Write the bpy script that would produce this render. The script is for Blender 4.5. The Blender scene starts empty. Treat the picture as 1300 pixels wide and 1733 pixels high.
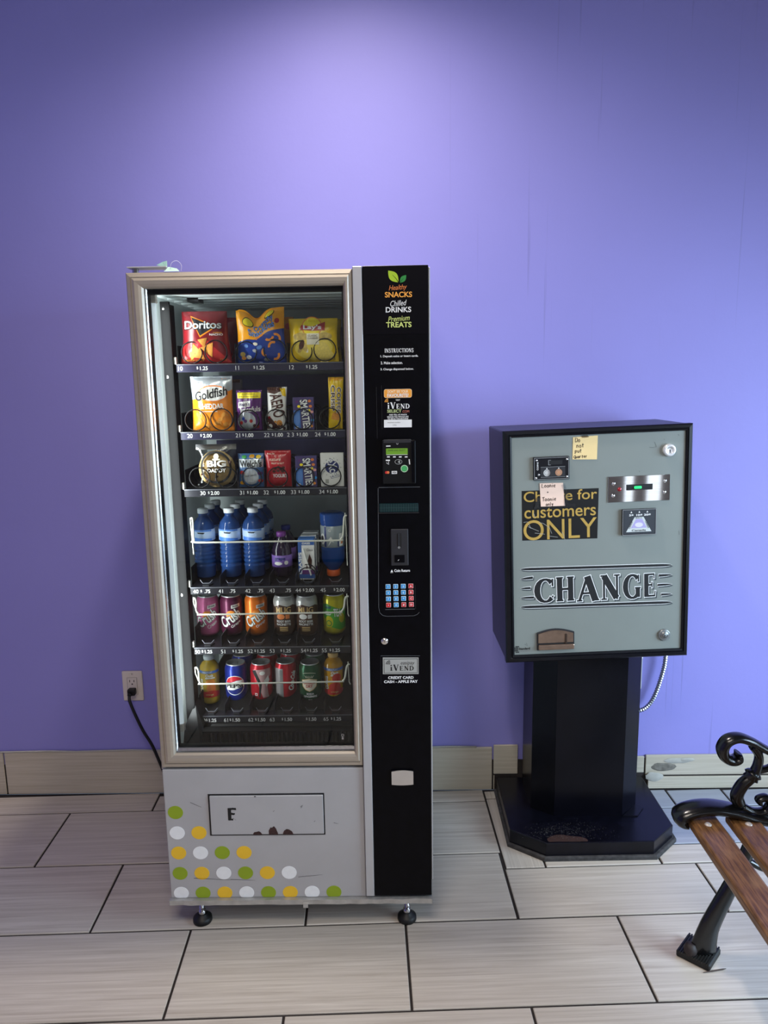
import bpy, bmesh, math, random
from mathutils import Vector, Matrix, noise
random.seed(7)
S = bpy.context.scene
C = S.collection
R = math.radians
PI = math.pi

# ------------------------------------------------------------------ camera
F_PX, PITCH, YAW, ROLL, CAM_H = 1280.8, 0.176466, 0.0233077 - R(2.0), -0.01635, 1.54096
IW, IH = 1300, 1733
cf = Vector((math.sin(YAW) * math.cos(PITCH), math.cos(YAW) * math.cos(PITCH), -math.sin(PITCH)))
cr0 = Vector((math.cos(YAW), -math.sin(YAW), 0))
cu0 = cr0.cross(cf)
cr = cr0 * math.cos(ROLL) + cu0 * math.sin(ROLL)
cu = -cr0 * math.sin(ROLL) + cu0 * math.cos(ROLL)
CAM = Vector((0, 0, CAM_H))
cd = bpy.data.cameras.new('camera')
cam = bpy.data.objects.new('camera', cd)
C.objects.link(cam)
cam.matrix_world = Matrix(((cr.x, cu.x, -cf.x, CAM.x), (cr.y, cu.y, -cf.y, CAM.y), (cr.z, cu.z, -cf.z, CAM.z), (0, 0, 0, 1)))
cd.sensor_fit = 'VERTICAL'
cd.sensor_height = 36
cd.lens = 36 * F_PX / IH
cd.clip_start = 0.02
S.camera = cam

# ------------------------------------------------------------------ light
def srgb(r, g, b):
    f = lambda c: (c / 12.92 if c <= .04045 else ((c + .055) / 1.055) ** 2.4)
    return (f(r / 255), f(g / 255), f(b / 255), 1)

wd = bpy.data.worlds.new('world')
S.world = wd
wd.use_nodes = True
wd.node_tree.nodes['Background'].inputs[0].default_value = (.62, .78, 1, 1)
wd.node_tree.nodes['Background'].inputs[1].default_value = .5

def area(name, loc, direction, sx, sy, power, col):
    l = bpy.data.lights.new(name, 'AREA')
    l.shape = 'RECTANGLE'
    l.size, l.size_y = sx, sy
    l.energy = power
    l.color = col
    o = bpy.data.objects.new(name, l)
    C.objects.link(o)
    o.location = loc
    o.rotation_euler = Vector(direction).to_track_quat('-Z', 'Y').to_euler()
    return o

dl = area('daylight_right_window', (2.93, 0.9, 1.30), (-1, 0.60, -.48), 1.7, 1.5, 64, (.60, .79, 1))
dl.data.spread = R(112)
for xw, ww, pw in ((1.3, .6, 6), (2.365, .08, 1.5), (2.60, .13, 2.4)):
    area('added_window_light', (xw, -2.48, 1.3), (0, 1, -.04), ww, 2.4, pw, (.86, .92, 1))  # added lights at invented windows, there for reflections in the steel plate
sl_ = bpy.data.lights.new('downlight_by_wall', 'SPOT')
sl_.energy = 112
sl_.color = (1, .90, .82)
sl_.spot_size = R(140)
sl_.spot_blend = 1.0
sl_.shadow_soft_size = .07
so_ = bpy.data.objects.new('downlight_by_wall', sl_)
C.objects.link(so_)
so_.location = (-0.12, 1.98, 3.06)
area('ceiling_lamp_room', (-0.3, 0.1, 3.04), (0, 0, -1), 1.15, .55, 34, (1, .90, .80))
area('ceiling_lamp_rear', (-0.3, -1.5, 3.04), (0, 0, -1), 1.15, .55, 8, (1, .92, .84))
vs = S.view_settings
vs.view_transform = 'Standard'
vs.look = 'None'
vs.gamma = 1
vs.exposure = 0.0
vs.use_curve_mapping = False

# ------------------------------------------------------------------ pixel helpers (rays of the photograph onto real planes)
def ray(px, py):
    return cf + cr * ((px - IW / 2) / F_PX) - cu * ((py - IH / 2) / F_PX)
def at(px, py, Y):
    d = ray(px, py)
    return CAM + d * (Y / d.y)
def on_z(px, py, z):
    d = ray(px, py)
    return CAM + d * ((z - CAM_H) / d.z)

# ------------------------------------------------------------------ materials
MATS = {}
def mat(name, col, rough=.5, metal=0, var=0, scale=30, bump=0, spec=.5, trans=0, emit=0, alpha=1, coat=0, stretch=(1, 1, 1), ior=1.45, col2=None, thr=None):
    if name in MATS:
        return MATS[name]
    m = bpy.data.materials.new(name)
    m.use_nodes = True
    nt = m.node_tree
    b = nt.nodes['Principled BSDF']
    c = srgb(*col)
    b.inputs['Base Color'].default_value = c
    b.inputs['Roughness'].default_value = rough
    b.inputs['Metallic'].default_value = metal
    b.inputs['Specular IOR Level'].default_value = spec
    b.inputs['Transmission Weight'].default_value = trans
    b.inputs['IOR'].default_value = ior
    b.inputs['Coat Weight'].default_value = coat
    b.inputs['Alpha'].default_value = alpha
    if emit:
        b.inputs['Emission Color'].default_value = c
        b.inputs['Emission Strength'].default_value = emit
    tc = nt.nodes.new('ShaderNodeTexCoord')
    mp = nt.nodes.new('ShaderNodeMapping')
    mp.inputs['Scale'].default_value = stretch
    nt.links.new(tc.outputs['Object'], mp.inputs[0])
    nz = nt.nodes.new('ShaderNodeTexNoise')
    nz.inputs['Scale'].default_value = scale
    nz.inputs['Detail'].default_value = 4
    nt.links.new(mp.outputs[0], nz.inputs['Vector'])
    v = var if var else .03
    rp = nt.nodes.new('ShaderNodeValToRGB')
    rp.color_ramp.elements[0].position = .3 if thr is None else thr - .04
    rp.color_ramp.elements[1].position = .7 if thr is None else thr + .04
    a = [max(0, x * (1 - v)) for x in c[:3]] + [1]
    d = [min(1, x * (1 + v)) for x in c[:3]] + [1]
    if col2:
        a, d = list(c), list(srgb(*col2))
    rp.color_ramp.elements[0].color = a
    rp.color_ramp.elements[1].color = d
    nt.links.new(nz.outputs[0], rp.inputs[0])
    nt.links.new(rp.outputs[0], b.inputs['Base Color'])
    if bump:
        bp = nt.nodes.new('ShaderNodeBump')
        bp.inputs['Strength'].default_value = bump
        bp.inputs['Distance'].default_value = .002
        nt.links.new(nz.outputs[0], bp.inputs['Height'])
        nt.links.new(bp.outputs[0], b.inputs['Normal'])
    MATS[name] = m
    return m

def glass_mat(name, tint, ior=1.45, rough=.0, weight=1.0):
    # clear sheet: transparent body with a Fresnel mirror on top
    if name in MATS:
        return MATS[name]
    m = bpy.data.materials.new(name)
    m.use_nodes = True
    nt = m.node_tree
    nt.nodes.remove(nt.nodes['Principled BSDF'])
    out = nt.nodes['Material Output']
    t = nt.nodes.new('ShaderNodeBsdfTransparent')
    t.inputs[0].default_value = tint
    g = nt.nodes.new('ShaderNodeBsdfGlossy')
    g.inputs['Roughness'].default_value = rough
    fr = nt.nodes.new('ShaderNodeFresnel')
    fr.inputs[0].default_value = ior
    mu = nt.nodes.new('ShaderNodeMath')
    mu.operation = 'MULTIPLY'
    mu.inputs[1].default_value = weight
    nt.links.new(fr.outputs[0], mu.inputs[0])
    mx = nt.nodes.new('ShaderNodeMixShader')
    nt.links.new(mu.outputs[0], mx.inputs[0])
    nt.links.new(t.outputs[0], mx.inputs[1])
    nt.links.new(g.outputs[0], mx.inputs[2])
    nt.links.new(mx.outputs[0], out.inputs[0])
    MATS[name] = m
    return m

def node(nt, typ, **kw):
    n = nt.nodes.new(typ)
    for k, v in kw.items():
        setattr(n, k, v)
    return n

def wall_paint(name, col, streaks=True):
    m = bpy.data.materials.new(name)
    m.use_nodes = True
    nt = m.node_tree
    b = nt.nodes['Principled BSDF']
    L = nt.links.new
    tc = node(nt, 'ShaderNodeTexCoord')
    n1 = node(nt, 'ShaderNodeTexNoise'); n1.inputs['Scale'].default_value = 1.3; n1.inputs['Detail'].default_value = 5
    L(tc.outputs['Object'], n1.inputs['Vector'])
    rp = node(nt, 'ShaderNodeValToRGB')
    c = srgb(*col)
    rp.color_ramp.elements[0].position = .35; rp.color_ramp.elements[1].position = .68
    rp.color_ramp.elements[0].color = [x * .965 for x in c[:3]] + [1]
    rp.color_ramp.elements[1].color = [min(1, x * 1.035) for x in c[:3]] + [1]
    L(n1.outputs[0], rp.inputs[0])
    # run marks: thin upright streaks
    mp = node(nt, 'ShaderNodeMapping'); mp.inputs['Scale'].default_value = (44, 1, .5)
    L(tc.outputs['Object'], mp.inputs[0])
    n2 = node(nt, 'ShaderNodeTexNoise'); n2.inputs['Scale'].default_value = 1.6; n2.inputs['Detail'].default_value = 3
    L(mp.outputs[0], n2.inputs['Vector'])
    r2 = node(nt, 'ShaderNodeValToRGB')
    r2.color_ramp.elements[0].position = .67; r2.color_ramp.elements[1].position = .72
    r2.color_ramp.elements[0].color = (0, 0, 0, 1); r2.color_ramp.elements[1].color = (1, 1, 1, 1)
    L(n2.outputs[0], r2.inputs[0])
    # the runs are found on the right part of the wall
    sx = node(nt, 'ShaderNodeSeparateXYZ'); L(tc.outputs['Object'], sx.inputs[0])
    mr = node(nt, 'ShaderNodeMapRange'); mr.inputs[1].default_value = .05; mr.inputs[2].default_value = .45; mr.inputs[3].default_value = 0; mr.inputs[4].default_value = .55
    L(sx.outputs[0], mr.inputs[0])
    mu = node(nt, 'ShaderNodeMath', operation='MULTIPLY'); L(r2.outputs[0], mu.inputs[0]); L(mr.outputs[0], mu.inputs[1])
    mx = node(nt, 'ShaderNodeMixRGB'); mx.inputs[2].default_value = [x * .72 for x in c[:3]] + [1]
    L(mu.outputs[0], mx.inputs[0]); L(rp.outputs[0], mx.inputs[1])
    L(mx.outputs[0], b.inputs['Base Color'])
    b.inputs['Roughness'].default_value = .58
    b.inputs['Specular IOR Level'].default_value = .4
    n3 = node(nt, 'ShaderNodeTexNoise'); n3.inputs['Scale'].default_value = 60; n3.inputs['Detail'].default_value = 3
    L(tc.outputs['Object'], n3.inputs['Vector'])
    n4 = node(nt, 'ShaderNodeTexNoise'); n4.inputs['Scale'].default_value = 5
    L(tc.outputs['Object'], n4.inputs['Vector'])
    ad = node(nt, 'ShaderNodeMath', operation='MULTIPLY_ADD'); ad.inputs[1].default_value = 4
    L(n4.outputs[0], ad.inputs[0]); L(n3.outputs[0], ad.inputs[2])
    bp = node(nt, 'ShaderNodeBump'); bp.inputs['Strength'].default_value = .10; bp.inputs['Distance'].default_value = .003
    L(ad.outputs[0], bp.inputs['Height']); L(bp.outputs[0], b.inputs['Normal'])
    return m

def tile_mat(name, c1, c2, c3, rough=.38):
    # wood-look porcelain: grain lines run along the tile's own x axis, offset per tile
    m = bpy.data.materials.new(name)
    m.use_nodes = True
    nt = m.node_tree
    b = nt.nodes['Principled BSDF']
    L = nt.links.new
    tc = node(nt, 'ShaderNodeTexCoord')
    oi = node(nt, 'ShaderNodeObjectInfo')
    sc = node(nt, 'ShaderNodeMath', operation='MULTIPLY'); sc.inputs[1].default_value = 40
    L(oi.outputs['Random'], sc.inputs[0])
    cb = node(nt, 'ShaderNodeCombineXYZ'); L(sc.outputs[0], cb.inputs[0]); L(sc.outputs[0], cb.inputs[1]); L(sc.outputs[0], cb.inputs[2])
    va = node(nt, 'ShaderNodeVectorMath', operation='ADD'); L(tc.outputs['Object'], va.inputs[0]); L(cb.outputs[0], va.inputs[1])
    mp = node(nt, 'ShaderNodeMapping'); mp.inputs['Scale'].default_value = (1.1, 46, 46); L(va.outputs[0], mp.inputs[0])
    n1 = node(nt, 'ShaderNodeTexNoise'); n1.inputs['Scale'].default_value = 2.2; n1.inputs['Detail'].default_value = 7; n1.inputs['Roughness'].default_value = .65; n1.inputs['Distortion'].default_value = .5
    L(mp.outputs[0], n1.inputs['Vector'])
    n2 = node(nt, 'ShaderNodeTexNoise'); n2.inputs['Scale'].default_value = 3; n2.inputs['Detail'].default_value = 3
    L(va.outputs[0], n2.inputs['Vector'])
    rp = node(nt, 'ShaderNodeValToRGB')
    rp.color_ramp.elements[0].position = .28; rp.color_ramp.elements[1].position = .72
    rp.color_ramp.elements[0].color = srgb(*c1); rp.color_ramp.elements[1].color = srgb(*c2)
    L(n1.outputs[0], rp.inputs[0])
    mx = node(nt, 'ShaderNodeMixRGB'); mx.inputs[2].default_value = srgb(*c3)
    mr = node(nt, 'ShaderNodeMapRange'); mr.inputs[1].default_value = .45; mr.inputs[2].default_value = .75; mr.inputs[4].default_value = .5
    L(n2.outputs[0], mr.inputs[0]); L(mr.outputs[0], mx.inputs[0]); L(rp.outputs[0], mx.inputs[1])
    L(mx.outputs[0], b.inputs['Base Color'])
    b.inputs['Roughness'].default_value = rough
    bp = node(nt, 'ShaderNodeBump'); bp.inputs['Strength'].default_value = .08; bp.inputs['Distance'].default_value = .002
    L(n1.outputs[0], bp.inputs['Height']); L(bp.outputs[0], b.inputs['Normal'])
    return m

M_wall = wall_paint('lavender_wall_paint', (138, 134, 204))
M_white_wall = mat('white_wall_paint', (205, 203, 198), .6, var=.03, scale=3)
M_tile = tile_mat('pale_wood_look_tile', (164, 154, 142), (206, 198, 187), (187, 178, 167))
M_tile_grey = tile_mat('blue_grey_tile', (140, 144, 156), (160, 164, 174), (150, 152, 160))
M_base_tile = tile_mat('beige_baseboard_tile', (168, 158, 140), (196, 188, 172), (176, 172, 152), .5)
M_grout = mat('dark_grout', (44, 38, 36), .9, var=.2, scale=60)
M_silver = mat('silver_painted_steel', (182, 182, 184), .38, .25, var=.03, scale=12)
M_panel = mat('light_grey_painted_steel', (172, 171, 172), .42, .1, var=.04, scale=9)
M_frame = mat('champagne_aluminium', (178, 168, 154), .40, .55, var=.04, scale=14, stretch=(1, 1, 6))
M_alu = mat('bright_aluminium', (200, 200, 200), .25, .95, var=.1, scale=180)
M_steel = mat('stainless_steel', (176, 176, 176), .04, 1, var=.06, scale=10, stretch=(1, 1, 40))
M_chrome = mat('polished_chrome', (225, 225, 225), .08, 1)
M_black = mat('black_gloss_panel', (6, 6, 10), .3, var=.3, scale=40, spec=.12)
M_black_sheet = mat('black_vinyl_sheet', (7, 6, 12), .36, spec=.12)
M_black_mat = mat('matt_black_plastic', (12, 12, 14), .5, var=.2, spec=.25)
M_dark = mat('charcoal_plastic', (38, 38, 42), .45, var=.1)
M_rail = mat('speckled_black_steel', (5, 5, 6), .5, var=.0, scale=800, col2=(90, 92, 95), thr=.74, spec=.08)
M_navy = mat('dark_navy_steel', (84, 82, 128), .5, .1, var=.08)
M_tray = mat('dark_tray_plastic', (26, 26, 34), .4, var=.1)
M_inner = mat('pale_grey_liner', (208, 218, 218), .5, var=.05, scale=6)
M_white = mat('white_plastic', (228, 226, 220), .35, var=.02)
M_ivory = mat('ivory_plastic', (214, 204, 194), .4, var=.02)
M_wire = mat('white_coated_wire', (226, 224, 210), .3, var=.03)
M_coil = mat('black_coil_wire', (20, 20, 22), .32, .3)
M_rubber = mat('black_rubber', (14, 14, 14), .5, var=.2)
M_cab = mat('black_cabinet_paint', (14, 14, 20), .3, var=.2, scale=25, spec=.3)
M_grey = mat('grey_green_enamel', (128, 134, 129), .42, .05, var=.04, scale=5)
M_iron = mat('black_cast_iron', (10, 10, 11), .22, .0, var=.3, scale=60, bump=.25, spec=.7)
M_ink = mat('black_ink', (16, 16, 18), .6)
M_txt = mat('white_print', (236, 236, 234), .5)
M_glass = glass_mat('clear_door_glass', (.93, .96, .95, 1), 1.35)
M_clear = glass_mat('clear_film', (.93, .93, .93, 1), 1.5, .12)

# ------------------------------------------------------------------ mesh helpers
def new_mesh(name, bm, m, smooth=False):
    me = bpy.data.meshes.new(name)
    bm.to_mesh(me)
    bm.free()
    me.materials.append(m)
    if smooth:
        for p in me.polygons:
            p.use_smooth = True
    return me
def obj(name, bm, m, parent=None, smooth=False, local=False):
    """one mesh object; unless local, vertices are given in world space and moved into the parent's frame"""
    if parent is not None and not local:
        bmesh.ops.transform(bm, matrix=parent.matrix_basis.inverted() if parent.parent is None else (parent.parent.matrix_basis @ parent.matrix_basis).inverted(), verts=bm.verts)
    o = bpy.data.objects.new(name, new_mesh(name, bm, m, smooth))
    C.objects.link(o)
    if parent is not None:
        o.parent = parent
    return o
def tag(o, label=None, cat=None, group=None, kind=None):
    if label: o['label'] = label
    if cat: o['category'] = cat
    if group: o['group'] = group
    if kind: o['kind'] = kind
    return o
def thing(name, loc, label, cat, group=None, rotz=0):
    o = bpy.data.objects.new(name, None)
    o.empty_display_size = .05
    C.objects.link(o)
    o.matrix_basis = Matrix.Translation(loc) @ Matrix.Rotation(rotz, 4, 'Z')
    return tag(o, label, cat, group)
def join(bms):
    out = bmesh.new()
    for b in bms:
        me = bpy.data.meshes.new('t')
        b.to_mesh(me); b.free()
        out.from_mesh(me)
        bpy.data.meshes.remove(me)
    return out
def box(x0, x1, y0, y1, z0, z1, bev=0, seg=1):
    bm = bmesh.new()
    bmesh.ops.create_cube(bm, size=1)
    for v in bm.verts:
        v.co = Vector(((x0 + x1) / 2 + v.co.x * (x1 - x0), (y0 + y1) / 2 + v.co.y * (y1 - y0), (z0 + z1) / 2 + v.co.z * (z1 - z0)))
    if bev:
        bmesh.ops.bevel(bm, geom=bm.edges[:], offset=bev, segments=seg, profile=.5, affect='EDGES')
    return bm
def prism(pts, z0, z1, bev=0):
    bm = bmesh.new()
    a = [bm.verts.new((x, y, z0)) for x, y in pts]
    b = [bm.verts.new((x, y, z1)) for x, y in pts]
    n = len(pts)
    bm.faces.new(a[::-1]); top = bm.faces.new(b)
    for i in range(n):
        bm.faces.new((a[i], a[(i + 1) % n], b[(i + 1) % n], b[i]))
    if bev:
        bmesh.ops.bevel(bm, geom=list(top.edges), offset=bev, segments=2, profile=.5, affect='EDGES')
    bmesh.ops.recalc_face_normals(bm, faces=bm.faces)
    return bm
def lathe(prof, seg=28, axis='Z', c=(0, 0, 0)):
    bm = bmesh.new()
    rings = []
    for r, z in prof:
        if r < 1e-6:
            rings.append([bm.verts.new((0, 0, z))])
        else:
            rings.append([bm.verts.new((r * math.cos(2 * PI * i / seg), r * math.sin(2 * PI * i / seg), z)) for i in range(seg)])
    for a, b in zip(rings, rings[1:]):
        for i in range(seg):
            j = (i + 1) % seg
            if len(a) == 1 and len(b) > 1: bm.faces.new((a[0], b[j], b[i]))
            elif len(b) == 1 and len(a) > 1: bm.faces.new((a[i], a[j], b[0]))
            elif len(a) > 1: bm.faces.new((a[i], a[j], b[j], b[i]))
    bmesh.ops.recalc_face_normals(bm, faces=bm.faces)
    M = Matrix.Translation(c)
    if axis == 'Y': M = M @ Matrix.Rotation(R(90), 4, 'X')      # profile z points to -y
    bmesh.ops.transform(bm, matrix=M, verts=bm.verts)
    return bm
def catmull(P, n=8):
    P = [Vector(p) for p in P]
    Q = [P[0] * 2 - P[1]] + P + [P[-1] * 2 - P[-2]]
    out = []
    for i in range(1, len(Q) - 2):
        for k in range(n):
            t = k / n
            a, b, c, d = Q[i - 1:i + 3]
            out.append(.5 * ((2 * b) + (c - a) * t + (2 * a - 5 * b + 4 * c - d) * t * t + (3 * b - a - 3 * c + d) * t ** 3))
    out.append(P[-1])
    return out
def tube(P, r, seg=8, ry=None, up=None, caps=True):
    """round or oval tube along points; r (and ry) may be lists"""
    P = [Vector(p) for p in P]
    n = len(P)
    rr = r if isinstance(r, (list, tuple)) else [r] * n
    r2 = rr if ry is None else (ry if isinstance(ry, (list, tuple)) else [ry] * n)
    bm = bmesh.new()
    rings = []
    t0 = (P[1] - P[0]).normalized()
    u = Vector(up) if up else (Vector((0, 0, 1)) if abs(t0.z) < .9 else Vector((1, 0, 0)))
    for i in range(n):
        t = (P[min(i + 1, n - 1)] - P[max(i - 1, 0)]).normalized()
        s = t.cross(u)
        if s.length < 1e-5: s = t.orthogonal()
        s.normalize()
        w = s.cross(t).normalized()
        if not up: u = w
        rings.append([bm.verts.new(P[i] + s * (rr[i] * math.cos(2 * PI * k / seg)) + w * (r2[i] * math.sin(2 * PI * k / seg))) for k in range(seg)])
    for a, b in zip(rings, rings[1:]):
        for k in range(seg):
            bm.faces.new((a[k], a[(k + 1) % seg], b[(k + 1) % seg], b[k]))
    if caps:
        bm.faces.new(rings[0][::-1]); bm.faces.new(rings[-1])
    bmesh.ops.recalc_face_normals(bm, faces=bm.faces)
    return bm
def frame_loop(x0, x1, z0, z1, prof, sides=(1, 1, 1, 1)):
    """mitred rectangular frame in the xz plane; prof = list of (inset, y); sides scale the inset left,right,bottom,top"""
    bm = bmesh.new()
    loops = []
    for ins, y in prof:
        l, r, b, t = [ins * s for s in sides]
        loops.append([bm.verts.new(p) for p in ((x0 + l, y, z0 + b), (x1 - r, y, z0 + b), (x1 - r, y, z1 - t), (x0 + l, y, z1 - t))])
    for a, b in zip(loops, loops[1:]):
        for i in range(4):
            bm.faces.new((a[i], a[(i + 1) % 4], b[(i + 1) % 4], b[i]))
    bmesh.ops.recalc_face_normals(bm, faces=bm.faces)
    return bm

# ---- flat print: shapes live in (x, z) with y = 0 and are laid on a surface
def poly(*polys):
    bm = bmesh.new()
    for i, P in enumerate(polys):
        try:
            bm.faces.new([bm.verts.new((p[0], (i % 9) * 1.5e-5, p[1])) for p in P])
        except ValueError:
            pass
    return bm
def ell(cx, cz, rx, rz=None, n=20, a0=0, a1=360, rot=0):
    rz = rx if rz is None else rz
    out = []
    k = n if a1 - a0 >= 360 else n + 1
    for i in range(k):
        a = R(a0 + (a1 - a0) * i / n)
        x, z = rx * math.cos(a), rz * math.sin(a)
        out.append((cx + x * math.cos(rot) - z * math.sin(rot), cz + x * math.sin(rot) + z * math.cos(rot)))
    return out
def rect(x0, x1, z0, z1): return [(x0, z0), (x1, z0), (x1, z1), (x0, z1)]
def rrect(x0, x1, z0, z1, r, n=5):
    out = []
    for cx, cz, a in ((x1 - r, z1 - r, 0), (x0 + r, z1 - r, 90), (x0 + r, z0 + r, 180), (x1 - r, z0 + r, 270)):
        out += ell(cx, cz, r, r, n, a, a + 90)
    return out
def ring(cx, cz, r, w, rz=None, n=28, a0=0, a1=360):
    rz = rz or r
    o = ell(cx, cz, r + w / 2, rz + w / 2, n, a0, a1 - (.001 if a1 - a0 >= 360 else 0))
    i = ell(cx, cz, r - w / 2, rz - w / 2, n, a0, a1 - (.001 if a1 - a0 >= 360 else 0))
    return [[o[k], o[k + 1], i[k + 1], i[k]] for k in range(len(o) - 1)]
def ribbon(P, w):
    """polyline with width (number or list) as quads"""
    P = [Vector((p[0], p[1])) for p in P]
    n = len(P)
    ws = w if isinstance(w, (list, tuple)) else [w] * n
    A, B = [], []
    for i in range(n):
        t = (P[min(i + 1, n - 1)] - P[max(i - 1, 0)]).normalized()
        s = Vector((-t.y, t.x)) * ws[i] / 2
        A.append(P[i] + s); B.append(P[i] - s)
    return [[A[i], A[i + 1], B[i + 1], B[i]] for i in range(n - 1)]

TXT = {}
def text(s, cx, cz, w=None, h=None, bold=0, shear=0, rot=0):
    key = (s, bold, shear)
    if key not in TXT:
        cu_ = bpy.data.curves.new('t', 'FONT')
        cu_.body = s
        cu_.size = 1
        cu_.offset = bold
        cu_.shear = shear
        cu_.resolution_u = 6
        o = bpy.data.objects.new('t', cu_)
        C.objects.link(o)
        dg = bpy.context.evaluated_depsgraph_get()
        me = bpy.data.meshes.new_from_object(o.evaluated_get(dg))
        bpy.data.objects.remove(o)
        TXT[key] = me
    bm = bmesh.new()
    bm.from_mesh(TXT[key])
    xs = [v.co.x for v in bm.verts]; ys = [v.co.y for v in bm.verts]
    if not xs: return bm
    bw, bh = max(xs) - min(xs), max(ys) - min(ys)
    mx, my = (max(xs) + min(xs)) / 2, (max(ys) + min(ys)) / 2
    sx = w / bw if w else None
    sz = h / bh if h else None
    sx = sx or sz; sz = sz or sx
    ca, sa = math.cos(rot), math.sin(rot)
    for v in bm.verts:
        x, z = (v.co.x - mx) * sx, (v.co.y - my) * sz
        v.co = Vector((cx + x * ca - z * sa, 0, cz + x * sa + z * ca))
    return bm
def xf(bm, cx=0, cz=0, sx=1, sz=1, rot=0):
    ca, sa = math.cos(rot), math.sin(rot)
    for v in bm.verts:
        x, z = v.co.x * sx, v.co.z * sz
        v.co = Vector((cx + x * ca - z * sa, v.co.y, cz + x * sa + z * ca))
    return bm
def lay(name, bm, m, parent, surf, off=.0006, cell=.008):
    """lay a flat print on a surface of its thing: surf(x, z, off) gives the point in the parent's frame"""
    bmesh.ops.triangulate(bm, faces=bm.faces[:])
    if cell:
        for _ in range(4):
            E = [e for e in bm.edges if e.calc_length() > cell]
            if not E or len(bm.faces) > 6000: break
            bmesh.ops.subdivide_edges(bm, edges=E, cuts=1)
            bmesh.ops.triangulate(bm, faces=[f for f in bm.faces if len(f.verts) > 3])
    for v in bm.verts:
        v.co = surf(v.co.x, v.co.z, off + v.co.y)
    return obj(name, bm, m, parent, local=True)
def flat(parent, Y):
    p = parent.matrix_basis.translation if parent.parent is None else (parent.parent.matrix_basis @ parent.matrix_basis).translation
    return lambda x, z, off: Vector((x - p.x, Y - off - p.y, z - p.z))
def tag_text(parent, Y):
    s = flat(parent, Y)
    def f(name, bm, m, off=.0006): return lay(name, bm, m, parent, s, off, 0)
    return f

# ---- a small roman capital alphabet with serifs (strokes: points, width)
def arcp(cx, cz, rx, rz, a0, a1, n=14): return [(cx + rx * math.cos(R(a0 + (a1 - a0) * i / n)), cz + rz * math.sin(R(a0 + (a1 - a0) * i / n))) for i in range(n + 1)]
def arcw(a0, a1, thin, thick, n=14): return [thin + (thick - thin) * abs(math.cos(R(a0 + (a1 - a0) * i / n))) ** 1.3 for i in range(n + 1)]
def serif(x, z, r=.15): return ([(x - r, z), (x + r, z)], .055)
GL = {
 'C': (.80, [(arcp(.44, .5, .34, .46, 42, 318), arcw(42, 318, .07, .20)), ([(.735, .66), (.735, .97)], .06), ([(.70, .2), (.76, .28)], .05)]),
 'H': (.80, [([(.16, 0), (.16, 1)], .18), ([(.62, 0), (.62, 1)], .18), ([(.16, .5), (.62, .5)], .08), serif(.16, .03), serif(.16, .97), serif(.62, .03), serif(.62, .97)]),
 'A': (.84, [([(.10, .03), (.40, .98)], .08), ([(.40, 1), (.70, 0)], .20), ([(.2, .32), (.6, .32)], .07), serif(.10, .03, .11), serif(.71, .03, .13)]),
 'N': (.84, [([(.15, 0), (.15, 1)], .07), ([(.68, 0), (.68, 1)], .07), ([(.15, .97), (.66, .05)], .20), serif(.15, .03, .12), serif(.11, .97, .10), serif(.68, .97, .12)]),
 'G': (.86, [(arcp(.44, .5, .34, .46, 42, 318), arcw(42, 318, .07, .20)), ([(.735, .68), (.735, .97)], .06), ([(.70, .06), (.70, .44)], .17), serif(.70, .44, .14)]),
 'E': (.70, [([(.16, 0), (.16, 1)], .19), ([(.05, .965), (.58, .965)], .07), ([(.16, .51), (.46, .51)], .07), ([(.05, .035), (.62, .035)], .07), ([(.575, .78), (.575, 1)], .05), ([(.46, .38), (.46, .64)], .05), ([(.60, 0), (.63, .25)], .05)]),
 'V': (.80, [([(.14, 1), (.42, 0)], .20), ([(.42, .02), (.66, 1)], .07), serif(.13, .97, .14), serif(.66, .97, .11)]),
 'D': (.84, [([(.17, 0), (.17, 1)], .18), (arcp(.24, .5, .44, .465, -90, 90), arcw(-90, 90, .07, .19)), ([(.03, .035), (.28, .035)], .07), ([(.03, .965), (.28, .965)], .07)]),
 'i': (.36, [([(.18, 0), (.18, .62)], .18), serif(.18, .03, .15), ([(.05, .60), (.2, .60)], .055), ([(.17, .76), (.17, .94)], .19)]),
 'I': (.38, [([(.19, 0), (.19, 1)], .18), serif(.19, .03), serif(.19, .97)]),
 'S': (.62, [(arcp(.30, .73, .20, .23, 30, 270), .13), (arcp(.30, .26, .22, .24, 90, -150), .14), ([(.50, .72), (.50, .97)], .05), ([(.08, .03), (.08, .28)], .05)]),
 'T': (.72, [([(.36, 0), (.36, 1)], .18), ([(.04, .965), (.68, .965)], .07), serif(.36, .03), ([(.06, .74), (.06, 1)], .05), ([(.66, .74), (.66, 1)], .05)]),
 'R': (.80, [([(.16, 0), (.16, 1)], .18), (arcp(.26, .74, .28, .225, 90, -90), .12), ([(.34, .5), (.68, .03)], .17), serif(.16, .03), serif(.10, .97, .1), serif(.70, .03, .1)]),
 'U': (.80, [([(.16, .3), (.16, 1)], .18), (arcp(.40, .3, .24, .27, 180, 360), .1), ([(.64, .3), (.64, 1)], .07), serif(.16, .97), serif(.64, .97, .12)]),
 'O': (.88, [(arcp(.44, .5, .33, .46, 0, 360, 24), arcw(0, 360, .07, .20, 24))]),
}
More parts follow.
